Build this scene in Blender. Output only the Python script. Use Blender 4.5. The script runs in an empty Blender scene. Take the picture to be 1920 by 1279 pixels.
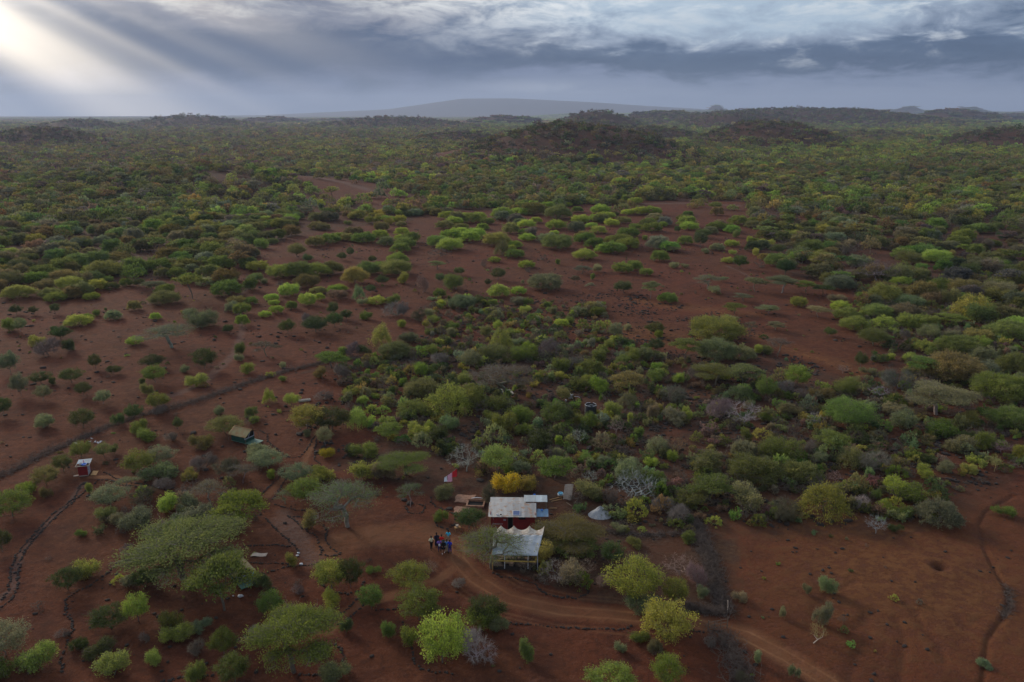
import bpy, bmesh, math, random
import numpy as np
from mathutils import Vector, Matrix
R = math.radians
rng = np.random.default_rng(7)
random.seed(7)

# ------------------------------------------------------------ camera, sky, sun, exposure
H = 50.0                      # metres above the plain
FPX = 1493.0                  # focal length in pixels of a 1920 px wide frame
HORIZON = 213.0
PITCH = math.atan((639.5 - HORIZON) / FPX)
sc = bpy.context.scene
COL = sc.collection
cam = bpy.data.cameras.new("camera")
camo = bpy.data.objects.new("camera", cam)
COL.objects.link(camo)
cam.sensor_width = 36.0
cam.lens = 36.0 * FPX / 1920.0
cam.clip_start = 1.0
cam.clip_end = 60000.0
camo.location = (0, 0, H)
camo.rotation_euler = (R(90) - PITCH, 0, 0)
sc.camera = camo
sc.view_settings.view_transform = 'Standard'
sc.view_settings.look = 'None'
sc.view_settings.gamma = 1.0
sc.view_settings.use_curve_mapping = False
sc.view_settings.exposure = 1.0
sc.cycles.use_denoising = True
sc.cycles.volume_bounces = 0
sc.cycles.max_bounces = 6
sc.cycles.diffuse_bounces = 3

SUN_AZ, SUN_EL = -41.0, 20.0          # degrees: left of the view axis, above the horizon
sd = Vector((math.sin(R(SUN_AZ)) * math.cos(R(SUN_EL)), math.cos(R(SUN_AZ)) * math.cos(R(SUN_EL)), math.sin(R(SUN_EL))))
sun = bpy.data.lights.new("sun", 'SUN')
sun.energy = 1.2
sun.angle = R(15)
sun.color = (1.0, 0.86, 0.68)
suno = bpy.data.objects.new("sun", sun)
COL.objects.link(suno)
suno.rotation_euler = sd.to_track_quat('Z', 'Y').to_euler()
suno.location = sd * 500


class NT:
    """small helper for writing node graphs as expressions"""
    def __init__(s, nt):
        s.t = nt
        s.L = nt.links

    def n(s, kind, **kw):
        a = s.t.nodes.new(kind)
        for k, v in kw.items():
            setattr(a, k, v)
        return a

    def put(s, sock, v):
        if hasattr(v, 'is_linked') or isinstance(v, bpy.types.NodeSocket):
            s.L.new(v, sock)
        elif isinstance(v, (tuple, list)) and len(v) == 3 and sock.type == 'RGBA':
            sock.default_value = (*v, 1)
        else:
            sock.default_value = v

    def m(s, op, a, b=None, c=None, clamp=False):
        nd = s.n('ShaderNodeMath', operation=op, use_clamp=clamp)
        s.put(nd.inputs[0], a)
        if b is not None: s.put(nd.inputs[1], b)
        if c is not None: s.put(nd.inputs[2], c)
        return nd.outputs[0]

    def ss(s, v, lo, hi):
        nd = s.n('ShaderNodeMapRange', interpolation_type='SMOOTHSTEP')
        s.put(nd.inputs[0], v); s.put(nd.inputs[1], lo); s.put(nd.inputs[2], hi)
        return nd.outputs[0]

    def mix(s, f, a, b, mode='MIX'):
        nd = s.n('ShaderNodeMix', data_type='RGBA', blend_type=mode)
        s.put(nd.inputs[0], f); s.put(nd.inputs[6], a); s.put(nd.inputs[7], b)
        return nd.outputs[2]

    def ramp(s, f, stops):
        nd = s.n('ShaderNodeValToRGB')
        e = nd.color_ramp.elements
        while len(e) < len(stops): e.new(0.5)
        for el, (p, c) in zip(e, stops):
            el.position = p
            el.color = (*c, 1)
        s.put(nd.inputs[0], f)
        return nd.outputs[0]

    def noise(s, vec, scale, detail=4, rough=0.5, dim='3D', dist=0.0):
        nd = s.n('ShaderNodeTexNoise', noise_dimensions=dim)
        s.put(nd.inputs['Vector'], vec)
        nd.inputs['Scale'].default_value = scale
        nd.inputs['Detail'].default_value = detail
        nd.inputs['Roughness'].default_value = rough
        nd.inputs['Distortion'].default_value = dist
        return nd.outputs[0]

    def xyz(s, x, y, z):
        nd = s.n('ShaderNodeCombineXYZ')
        s.put(nd.inputs[0], x); s.put(nd.inputs[1], y); s.put(nd.inputs[2], z)
        return nd.outputs[0]


def build_world():
    w = bpy.data.worlds.new("World")
    sc.world = w
    w.use_nodes = True
    w.node_tree.nodes.clear()
    t = NT(w.node_tree)
    out = t.n('ShaderNodeOutputWorld')
    bg = t.n('ShaderNodeBackground')
    tc = t.n('ShaderNodeTexCoord')
    sep = t.n('ShaderNodeSeparateXYZ')
    t.L.new(tc.outputs['Generated'], sep.inputs[0])
    x, y, z = sep.outputs
    el = t.m('MULTIPLY', t.m('ARCSINE', z), 57.2958)
    az = t.m('MULTIPLY', t.m('ARCTAN2', x, y), 57.2958)
    # the clear sky high up and behind: the sky model, seen through thin cloud
    sky = t.n('ShaderNodeTexSky', sky_type='NISHITA', sun_disc=False)
    sky.sun_elevation = R(SUN_EL)
    sky.sun_rotation = R(SUN_AZ)
    sky.air_density = 1.2
    sky.dust_density = 1.5
    skyc = t.mix(1.0, sky.outputs[0], (0.10, 0.10, 0.10), 'MULTIPLY')
    # ragged layered cloud: noise stretched along the horizon, finer towards it
    p1 = t.xyz(t.m('MULTIPLY', az, 0.055), t.m('MULTIPLY', el, 0.26), 1.7)
    n1 = t.noise(p1, 1.0, 7, 0.52, dist=0.25)
    p2 = t.xyz(t.m('MULTIPLY', az, 0.23), t.m('MULTIPLY', el, 0.74), 5.3)
    n2 = t.noise(p2, 1.0, 11, 0.66, dist=0.35)
    e1 = t.m('ADD', el, t.m('MULTIPLY', t.m('SUBTRACT', n1, 0.5), 4.5))
    e1 = t.m('ADD', e1, t.m('MULTIPLY', t.m('SUBTRACT', n2, 0.5), 5.2))
    v = t.m('DIVIDE', e1, 10.0, clamp=True)
    right = t.ramp(v, [(0.0, (.24, .28, .40)), (.10, (.22, .265, .39)), (.19, (.17, .215, .335)), (.28, (.036, .072, .140)),
                       (.42, (.068, .115, .20)), (.52, (.27, .34, .45)), (.62, (.41, .52, .64)), (.85, (.48, .60, .72)), (1.0, (.58, .68, .76))])
    left = t.ramp(v, [(0.0, (.20, .235, .36)), (.12, (.14, .175, .30)), (.3, (.035, .068, .15)), (.5, (.062, .098, .18)),
                      (.64, (.20, .22, .29)), (.8, (.68, .70, .70)), (1.0, (.95, .95, .93))])
    rmask = t.ss(t.m('ADD', az, t.m('MULTIPLY', t.m('SUBTRACT', n1, 0.5), 8.0)), -9.0, 7.0)
    cl = t.mix(rmask, left, right)
    # pale torn edges where the sun catches the cloud tops
    edge = t.m('MULTIPLY', t.ss(n2, 0.53, 0.68), t.m('MULTIPLY', t.ss(e1, 2.6, 5.2), t.m('SUBTRACT', 1.0, t.ss(e1, 5.5, 8.5))))
    cl = t.mix(t.m('MULTIPLY', t.m('MULTIPLY', edge, rmask), 0.6), cl, (.62, .66, .70))
    wisps = t.m('MULTIPLY', t.ss(n2, 0.50, 0.66), t.ss(el, 5.2, 7.5))
    cl = t.mix(t.m('MULTIPLY', t.m('MULTIPLY', wisps, rmask), 0.6), cl, (.85, .88, .88))
    # gap of light low over the mountain
    gx = t.m('DIVIDE', t.m('SUBTRACT', az, 2.5), 5.5)
    gy = t.m('DIVIDE', t.m('SUBTRACT', el, 1.7), 0.55)
    gap = t.m('EXPONENT', t.m('MULTIPLY', t.m('ADD', t.m('MULTIPLY', gx, gx), t.m('MULTIPLY', gy, gy)), -1.0))
    gap = t.m('MULTIPLY', gap, t.ss(n2, .36, .6))
    cl = t.mix(t.m('MULTIPLY', gap, 0.65), cl, (.42, .46, .56))
    # bright torn cloud in the top middle
    tx = t.m('DIVIDE', t.m('ADD', az, 0.0), 8.5)
    ty = t.m('DIVIDE', t.m('SUBTRACT', el, 8.6), 2.6)
    top = t.m('EXPONENT', t.m('MULTIPLY', t.m('ADD', t.m('MULTIPLY', tx, tx), t.m('MULTIPLY', ty, ty)), -1.0))
    top = t.m('MULTIPLY', top, t.ss(n2, .38, .58))
    cl = t.mix(top, cl, (1.0, 1.0, .98))
    # light shafts fanning out from the hidden sun
    dx = t.m('SUBTRACT', az, SUN_AZ - 6.0)
    dy = t.m('SUBTRACT', 15.5, el)
    phi = t.m('MULTIPLY', t.m('ARCTAN2', dy, dx), 57.2958)
    rad = t.m('SQRT', t.m('ADD', t.m('MULTIPLY', dx, dx), t.m('MULTIPLY', dy, dy)))

    def g(v, c, s_):
        q = t.m('DIVIDE', t.m('SUBTRACT', v, c), s_)
        return t.m('EXPONENT', t.m('MULTIPLY', t.m('MULTIPLY', q, q), -1.0))
    rn = t.noise(t.xyz(t.m('MULTIPLY', phi, 0.16), 0.0, 0.0), 1.0, 3, 0.5)
    shafts = t.m('MULTIPLY', t.ss(phi, 25.0, 33.0), t.m('SUBTRACT', 1.0, t.ss(phi, 35.0, 42.0)))
    shafts = t.m('ADD', shafts, t.m('MULTIPLY', g(phi, 29.5, 1.5), -0.22))
    shafts = t.m('ADD', shafts, t.m('MULTIPLY', g(phi, 26.8, 1.0), 0.22))
    shafts = t.m('ADD', shafts, t.m('MULTIPLY', t.m('MULTIPLY', t.ss(phi, 14.5, 18.5), t.m('SUBTRACT', 1.0, t.ss(phi, 19.0, 21.5))), 0.36))
    shafts = t.m('ADD', shafts, t.m('MULTIPLY', g(phi, 23.0, 1.1), 0.10))
    shafts = t.m('ADD', shafts, t.m('MULTIPLY', t.ss(rn, .42, .62), 0.10))
    fade = t.m('MULTIPLY', t.m('SUBTRACT', 1.0, t.ss(rad, 10.0, 47.0)), t.ss(dx, 0.0, 4.0))
    sh = t.m('MULTIPLY', shafts, fade)
    cl = t.mix(1.0, cl, t.mix(1.0, t.xyz(sh, sh, sh), (1.28, 1.08, .78), 'MULTIPLY'), 'ADD')
    glow = t.m('EXPONENT', t.m('MULTIPLY', t.m('MULTIPLY', rad, rad), -1.0 / 180.0))
    cl = t.mix(1.0, cl, t.mix(1.0, t.xyz(glow, glow, glow), (2.5, 2.35, 2.1), 'MULTIPLY'), 'ADD')
    cl = t.mix(1.0, cl, (.535, .535, .535), 'MULTIPLY')
    # above the frame: an overcast dome, brighter towards the sun
    up = t.ss(el, 9.0, 16.0)
    toward = t.m('ADD', t.m('MULTIPLY', t.m('ADD', t.m('MULTIPLY', x, sd.x), t.m('MULTIPLY', y, sd.y)), 0.35), 0.75)
    dome = t.mix(1.0, (.36, .385, .42), t.xyz(toward, toward, toward), 'MULTIPLY')
    dome = t.mix(0.35, dome, skyc)
    res = t.mix(up, cl, dome)
    t.L.new(res, bg.inputs['Color'])
    bg.inputs['Strength'].default_value = 1.0
    t.L.new(bg.outputs[0], out.inputs[0])


build_world()

# ------------------------------------------------------------ numbers: pixels, noise, terrain
CP, SP = math.cos(PITCH), math.sin(PITCH)


def ray(px, py):
    """direction in the world of a point of the 1920x1279 photograph"""
    u = (np.asarray(px, float) - 960.0) / FPX
    v = (639.5 - np.asarray(py, float)) / FPX
    return u, CP + v * SP, -SP + v * CP


def flat(px, py):
    """where that ray meets the level plain"""
    dx, dy, dz = ray(px, py)
    k = -H / dz
    return dx * k, dy * k


def to_px(x, y, z=0.0):
    x = np.asarray(x, float); y = np.asarray(y, float)
    zz = z - H
    f = y * CP - zz * SP
    up = y * SP + zz * CP
    f = np.maximum(f, 0.01)
    return 960.0 + FPX * x / f, 639.5 - FPX * up / f


def _hash(i, j, s):
    n = (i * 374761393 + j * 668265263 + s * 2147483647) & 0xffffffff
    n = ((n ^ (n >> 13)) * 1274126177) & 0xffffffff
    return ((n ^ (n >> 16)) & 0xffff) / 65535.0


def vnoise(x, y, s=0):
    x = np.asarray(x, float); y = np.asarray(y, float)
    i = np.floor(x).astype(np.int64); j = np.floor(y).astype(np.int64)
    fx = x - i; fy = y - j
    fx = fx * fx * (3 - 2 * fx); fy = fy * fy * (3 - 2 * fy)
    a = _hash(i, j, s); b = _hash(i + 1, j, s); c = _hash(i, j + 1, s); d = _hash(i + 1, j + 1, s)
    return (a * (1 - fx) + b * fx) * (1 - fy) + (c * (1 - fx) + d * fx) * fy


def fbm(x, y, o=4, s=0):
    r = 0; a = 0.5; t = 0
    for k in range(o):
        r = r + a * vnoise(x * 2 ** k, y * 2 ** k, s + k)
        t += a; a *= 0.5
    return r / t


# hills: (x of top, y of top, half width) in photo pixels, distance in metres, depth/width ratio
HILLS = [(355, 322, 300, 560, .55), (1075, 237, 225, 930, .75), (1440, 232, 140, 1290, .8), (1890, 245, 125, 1260, .8),
         (1500, 205, 330, 3300, .4), (1120, 209, 90, 2400, .8), (1245, 209, 100, 3600, .7), (1790, 206, 95, 4200, .7),
         (1385, 214, 120, 2700, .6), (360, 220, 120, 3000, .6), (150, 227, 85, 2600, .7), (75, 244, 120, 1350, .7),
         (740, 222, 150, 2900, .5), (510, 220, 60, 4200, .8), (650, 223, 110, 5200, .6), (1220, 241, 120, 1600, .5),
         (1645, 251, 90, 1750, .5), (945, 219, 90, 3800, .7), (1090, 228, 120, 2100, .6), (5, 232, 60, 3600, .7),
         (1905, 214, 70, 5200, .7), (870, 251, 90, 1500, .6), (1700, 302, 330, 900, .5), (1640, 333, 280, 760, .5),
         (1344, 198, 26, 10200, 1.), (1705, 199, 34, 9800, 1.), (1590, 203, 60, 10400, 1.), (1480, 203, 40, 10000, 1.), (1815, 201, 45, 9900, 1.)]


def hills_only(x, y):
    h = np.zeros(x.shape)
    for cx, cy, hw, D, dr in HILLS:
        if D < 920: continue
        dx, dy, dz = ray(cx, cy)
        X, Y = dx * D / dy, D
        sx = hw / FPX * D * 1.02 / 1.35
        q = ((x - X) / sx) ** 2 + ((y - Y) / (sx * dr * 1.3)) ** 2
        h = np.maximum(h, np.exp(-(q ** 1.25) * .75))
    return h


def height(x, y):
    x = np.asarray(x, float); y = np.asarray(y, float)
    h = np.zeros(np.broadcast(x, y).shape)
    r = np.hypot(x, y)
    for cx, cy, hw, D, dr in HILLS:
        dx, dy, dz = ray(cx, cy)
        k = D / dy
        X, Y = dx * k, D
        top = max(H + dz * k, 3.0)
        sx = hw / FPX * D * 1.02 / 1.35
        sy = sx * dr * 1.3
        q = ((x - X) / sx) ** 2 + ((y - Y) / sy) ** 2
        h = np.maximum(h, top * np.exp(-(q ** 1.25) * 0.75))
    big = np.clip((r - 250) / 900, 0, 1)
    h = h * (1 + 0.22 * (fbm(x / 60, y / 60, 3, 4) - .5) * big) + (fbm(x / 170, y / 170, 3, 2) - 0.5) * 7.0 * big
    # the far slope of the high mountain and the blue ridges under it
    azx = x / np.maximum(y, 1.0)
    m = np.interp(azx, [-.45, -.3, -.15, -.06, 0, .094, .16, .234, .30, .4], [0, 20, 130, 330, 335, 265, 195, 130, 50, 0]) * np.exp(-((y - 16200) / 1300.0) ** 2)
    rid = (60 + 44 * fbm(azx * 22, azx * 0 + 3.1, 4, 9)) * np.exp(-((y - 10100) / 700.0) ** 2) * np.clip((azx - 0.02) / 0.2, 0, 1) ** .5
    h = np.maximum(h, np.maximum(m, rid))
    # foreground: gentle swells, washed gullies, the termite pit
    near = np.clip((420 - r) / 200, 0, 1)
    h = h + near * ((fbm(x / 14, y / 14, 3, 21) - .5) * 0.5 + (fbm(x / 2.4, y / 2.4, 3, 31) - .5) * 0.12)
    if r.min() < 200:
        ex, ey = flat(1762, 1066)
        d = np.hypot(x - ex, (y - ey) * 1.1)
        h = h + 0.35 * np.exp(-(d / 4.5) ** 2) - 0.75 * np.exp(-(d / 0.8) ** 2)
        h = h - near * 0.20 * np.exp(-(line_dist(x, y, GULLY) / 0.30) ** 2)
        for g_ in GULLIES:
            h = h - near * 0.12 * np.exp(-(line_dist(x, y, g_) / 0.6) ** 2)
        h = h - near * 0.35 * np.exp(-(line_dist(x, y, DONGA) / 2.2) ** 2)
    return h


def line_dist(x, y, pts):
    """distance to a polyline given in world metres"""
    x = np.asarray(x, float); y = np.asarray(y, float)
    best = np.full(np.broadcast(x, y).shape, 1e9)
    for (ax, ay), (bx, by) in zip(pts[:-1], pts[1:]):
        vx, vy = bx - ax, by - ay
        L = vx * vx + vy * vy + 1e-9
        t = np.clip(((x - ax) * vx + (y - ay) * vy) / L, 0, 1)
        best = np.minimum(best, np.hypot(x - ax - t * vx, y - ay - t * vy))
    return best


def W(pts):
    return [tuple(float(c) for c in flat(a, b)) for a, b in pts]


GULLY = W([(1900, 930), (1850, 960), (1836, 985), (1846, 1030), (1868, 1075), (1888, 1105), (1893, 1130), (1880, 1160), (1852, 1200), (1848, 1240), (1835, 1330)])
GULLIES = [W(p) for p in ([(1620, 1150), (1625, 1190), (1600, 1240), (1580, 1300)], [(1715, 1150), (1730, 1180), (1760, 1210), (1768, 1240)],
                          [(1680, 1160), (1695, 1200), (1685, 1250), (1690, 1300)], [(1600, 1090), (1560, 1110), (1525, 1140), (1515, 1180)],
                          [(1640, 1145), (1610, 1170), (1600, 1180)], [(1830, 1160), (1810, 1175), (1800, 1162)])]
DONGA = W([(-40, 915), (40, 872), (110, 838), (180, 800), (240, 775), (290, 745), (330, 735), (380, 712), (430, 660), (455, 615), (440, 560), (480, 530), (540, 500), (620, 462)])


def ground(x, y):
    return float(height(np.array([x]), np.array([y]))[0])


def at(px, py):
    """the point of the ground seen at that pixel"""
    dx, dy, dz = ray(px, py)
    k = -H / dz if dz < -1e-4 else 9000.0
    for _ in range(12):
        z = ground(dx * k, dy * k)
        k2 = (z - H) / dz if dz < -1e-4 else k
        k = 0.5 * k + 0.5 * k2
    x, y = float(dx * k), float(dy * k)
    return Vector((x, y, ground(x, y)))


def ppm(v):
    """pixels of the 1920 px frame per metre at a world point"""
    return FPX / (v.y * CP - (v.z - H) * SP)


# ------------------------------------------------------------ mesh and object helpers
def mesh_np(name, V, F, mat=None, attr=None, smooth=False):
    """F: (n, k) index array, all faces with k corners"""
    V = np.asarray(V, np.float32); F = np.asarray(F, np.int32)
    me = bpy.data.meshes.new(name)
    n, k = F.shape
    me.vertices.add(len(V)); me.vertices.foreach_set('co', V.ravel())
    me.loops.add(n * k); me.loops.foreach_set('vertex_index', F.ravel())
    me.polygons.add(n)
    me.polygons.foreach_set('loop_start', np.arange(0, n * k, k, dtype=np.int32))
    if attr:
        for an, arr in attr.items():
            a = me.attributes.new(an, 'FLOAT', 'FACE' if len(arr) == n else 'POINT')
            a.data.foreach_set('value', np.asarray(arr, np.float32))
    if smooth:
        me.polygons.foreach_set('use_smooth', np.ones(n, bool))
    me.update(calc_edges=True)
    if mat: me.materials.append(mat)
    return me


def tag(o, label=None, cat=None, group=None, kind=None):
    if label: o['label'] = label
    if cat: o['category'] = cat
    if group: o['group'] = group
    if kind: o['kind'] = kind
    return o


def obj(name, me, parent=None, loc=None, color=None):
    o = bpy.data.objects.new(name, me)
    COL.objects.link(o)
    if parent: o.parent = parent
    if loc is not None: o.location = loc
    if color is not None: o.color = (*color[:3], 1)
    return o


def empty(name, loc, rz=0.0, label=None, cat=None, group=None):
    o = bpy.data.objects.new(name, None)
    COL.objects.link(o)
    o.location = loc
    o.rotation_euler = (0, 0, rz)
    o.empty_display_size = 0.5
    return tag(o, label, cat, group)


def material(name, color=(.5, .5, .5), rough=0.8, metal=0.0, noise=0.0, scale=8.0, spec=0.3, dark=None, bump=0.0):
    m = bpy.data.materials.new(name)
    m.use_nodes = True
    t = NT(m.node_tree)
    b = m.node_tree.nodes['Principled BSDF']
    b.inputs['Roughness'].default_value = rough
    b.inputs['Metallic'].default_value = metal
    b.inputs['Specular IOR Level'].default_value = spec
    tc = t.n('ShaderNodeTexCoord')
    n = t.noise(tc.outputs['Object'], scale, 5, 0.6)
    dk = dark or tuple(c * 0.55 for c in color)
    t.L.new(t.mix(t.m('MULTIPLY', t.ss(n, .35, .7), noise if noise else 0.25), color, dk), b.inputs['Base Color'])
    if bump:
        bp = t.n('ShaderNodeBump')
        bp.inputs['Strength'].default_value = bump
        bp.inputs['Distance'].default_value = 0.05
        t.L.new(n, bp.inputs['Height'])
        t.L.new(bp.outputs[0], b.inputs['Normal'])
    return m


def leaf_material(name="leaves", inst=False):
    m = bpy.data.materials.new(name)
    m.use_nodes = True
    nt = m.node_tree
    nt.nodes.clear()
    t = NT(nt)
    out = t.n('ShaderNodeOutputMaterial')
    oi = t.n('ShaderNodeObjectInfo')
    at_ = t.n('ShaderNodeAttribute', attribute_name='tint')
    f = at_.outputs['Fac']
    r = oi.outputs['Random']
    base = t.n('ShaderNodeAttribute', attribute_name='hue', attribute_type='INSTANCER').outputs['Color'] if inst else oi.outputs['Color']
    # leaf to leaf and bush to bush differences of hue
    c2 = t.mix(f, t.mix(1.0, base, (.55, .66, .70), 'MULTIPLY'), t.mix(1.0, base, (2.0, 1.8, 1.25), 'MULTIPLY'))
    br = t.m('ADD', 0.75, t.m('MULTIPLY', r, 0.5))
    c3 = t.mix(1.0, c2, t.xyz(t.m('MULTIPLY', br, t.m('ADD', 0.9, t.m('MULTIPLY', t.m('FRACT', t.m('MULTIPLY', r, 17.3)), 0.25))), br, br), 'MULTIPLY')
    d = t.n('ShaderNodeBsdfDiffuse')
    tr = t.n('ShaderNodeBsdfTranslucent')
    t.L.new(c3, d.inputs[0]); t.L.new(c3, tr.inputs[0])
    mx = t.n('ShaderNodeMixShader')
    mx.inputs[0].default_value = 0.4
    t.L.new(d.outputs[0], mx.inputs[1]); t.L.new(tr.outputs[0], mx.inputs[2])
    t.L.new(mx.outputs[0], out.inputs[0])
    return m


def bark_material():
    m = bpy.data.materials.new("bark")
    m.use_nodes = True
    t = NT(m.node_tree)
    b = m.node_tree.nodes['Principled BSDF']
    b.inputs['Roughness'].default_value = 0.9
    b.inputs['Specular IOR Level'].default_value = 0.15
    oi = t.n('ShaderNodeObjectInfo')
    tc = t.n('ShaderNodeTexCoord')
    n = t.noise(tc.outputs['Object'], 3.0, 4, 0.6)
    t.L.new(t.mix(t.m('MULTIPLY', t.ss(n, .4, .65), 0.5), oi.outputs['Color'], t.mix(1.0, oi.outputs['Color'], (.5, .48, .45), 'MULTIPLY')), b.inputs['Base Color'])
    return m


M_LEAF = leaf_material()
M_LEAF_MASS = leaf_material("leaves_of_the_mass", True)
M_TWIG_MASS = material("twigs_of_the_mass", (.155, .125, .10), .9, noise=.5, scale=2.0)
M_BARK = bark_material()
M_TWIGS = material("dead_twigs", (.21, .18, .155), .9, noise=.6, scale=2.0)
# ------------------------------------------------------------ ground
def poly_in(px, py, poly):
    inside = np.zeros(px.shape, bool)
    n = len(poly)
    for i in range(n):
        x1, y1 = poly[i]; x2, y2 = poly[(i + 1) % n]
        if y1 == y2: continue
        c = ((y1 > py) != (y2 > py)) & (px < (x2 - x1) * (py - y1) / (y2 - y1) + x1)
        inside ^= c
    return inside


# bare or open ground, outlined on the plain (photo coordinates of its corners)
CLEARINGS = [[(560, 440), (640, 430), (760, 420), (800, 400), (900, 392), (1010, 392), (1130, 382), (1260, 378), (1400, 388), (1420, 420),
              (1440, 440), (1400, 470), (1480, 520), (1600, 540), (1620, 600), (1640, 720), (1560, 700), (1420, 660), (1200, 660),
              (1000, 640), (800, 650), (640, 680), (300, 760), (0, 900), (-60, 900), (-60, 530), (200, 530), (380, 520), (460, 480)],
             [(470, 333), (560, 331), (640, 340), (720, 352), (770, 372), (820, 392), (760, 400), (690, 385), (620, 372), (560, 358), (520, 342)],
             [(800, 296), (850, 294), (880, 300), (830, 306)],
             [(1390, 1000), (1700, 1000), (1800, 990), (1850, 930), (1990, 850), (1990, 1340), (1380, 1340)],
             [(-60, 870), (240, 770), (560, 700), (800, 690), (830, 760), (600, 880), (720, 900), (900, 960), (900, 1060), (1120, 1130), (1400, 1160), (1620, 1340), (-60, 1340)],
             [(1200, 376), (1400, 378), (1390, 396), (1220, 396)]]


def cover(px, py):
    """0 bare soil, 1 closed scrub, from the plan of the place"""
    c = np.full(px.shape, 0.93)
    c[(px < 700) & (py > 400) & (py <= 530)] = 0.85
    c[(px > 560) & (px < 860) & (py > 370) & (py < 440)] = 0.62
    c[(px > 1380) & (py > 400)] = 0.72
    c[(px > 1560) & (py > 520)] = 0.5
    for p in CLEARINGS:
        c[poly_in(px, py, p)] = 0.0
    return c


TRACKS = [(W([(860, 1015), (858, 1050), (890, 1085), (950, 1122), (1050, 1145), (1170, 1156), (1300, 1168), (1400, 1192), (1480, 1235), (1560, 1285), (1640, 1350)]), 1.9, 1.0),
          (W([(1380, 965), (1450, 660), (1400, 640)]), 0.1, 0.0),
          (W([(620, 1030), (700, 1005), (800, 1000), (860, 1030)]), 3.6, .35),
          (W([(860, 1060), (820, 1090), (760, 1110), (640, 1150), (600, 1180)]), .9, .5),
          (W([(690, 1110), (650, 1150), (615, 1185)]), .8, .4),
          (W([(590, 820), (575, 855), (560, 900), (530, 900), (500, 930)]), .7, .5),
          (W([(170, 895), (215, 895), (260, 912), (330, 930)]), .7, .55)]
GREY = [(W([(158, 905), (128, 945), (92, 975), (62, 1008), (38, 1040), (27, 1068), (26, 1100), (-20, 1140)]), .55),
        (W([(520, 975), (545, 1000), (572, 1030), (590, 1055)]), 1.5), (W([(530, 960), (560, 1000), (575, 1040)]), 1.4),
        (W([(440, 660), (455, 615), (440, 560), (475, 530)]), 1.2), (W([(290, 745), (335, 735), (385, 712), (440, 660)]), 1.5),
        (W([(1360, 497), (1385, 508), (1410, 522)]), .8), (W([(1210, 382), (1300, 381), (1380, 386)]), 5.0),
        (W([(820, 470), (880, 455)]), 1.5), (W([(560, 345), (650, 352), (700, 362)]), 6.)]
ORANGE = [(W([(1425, 632), (1480, 655), (1560, 680), (1620, 700)]), 5.), (W([(1000, 600), (1200, 625), (1300, 640)]), 9.), (W([(1200, 565), (1400, 590)]), 6.)]


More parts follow.
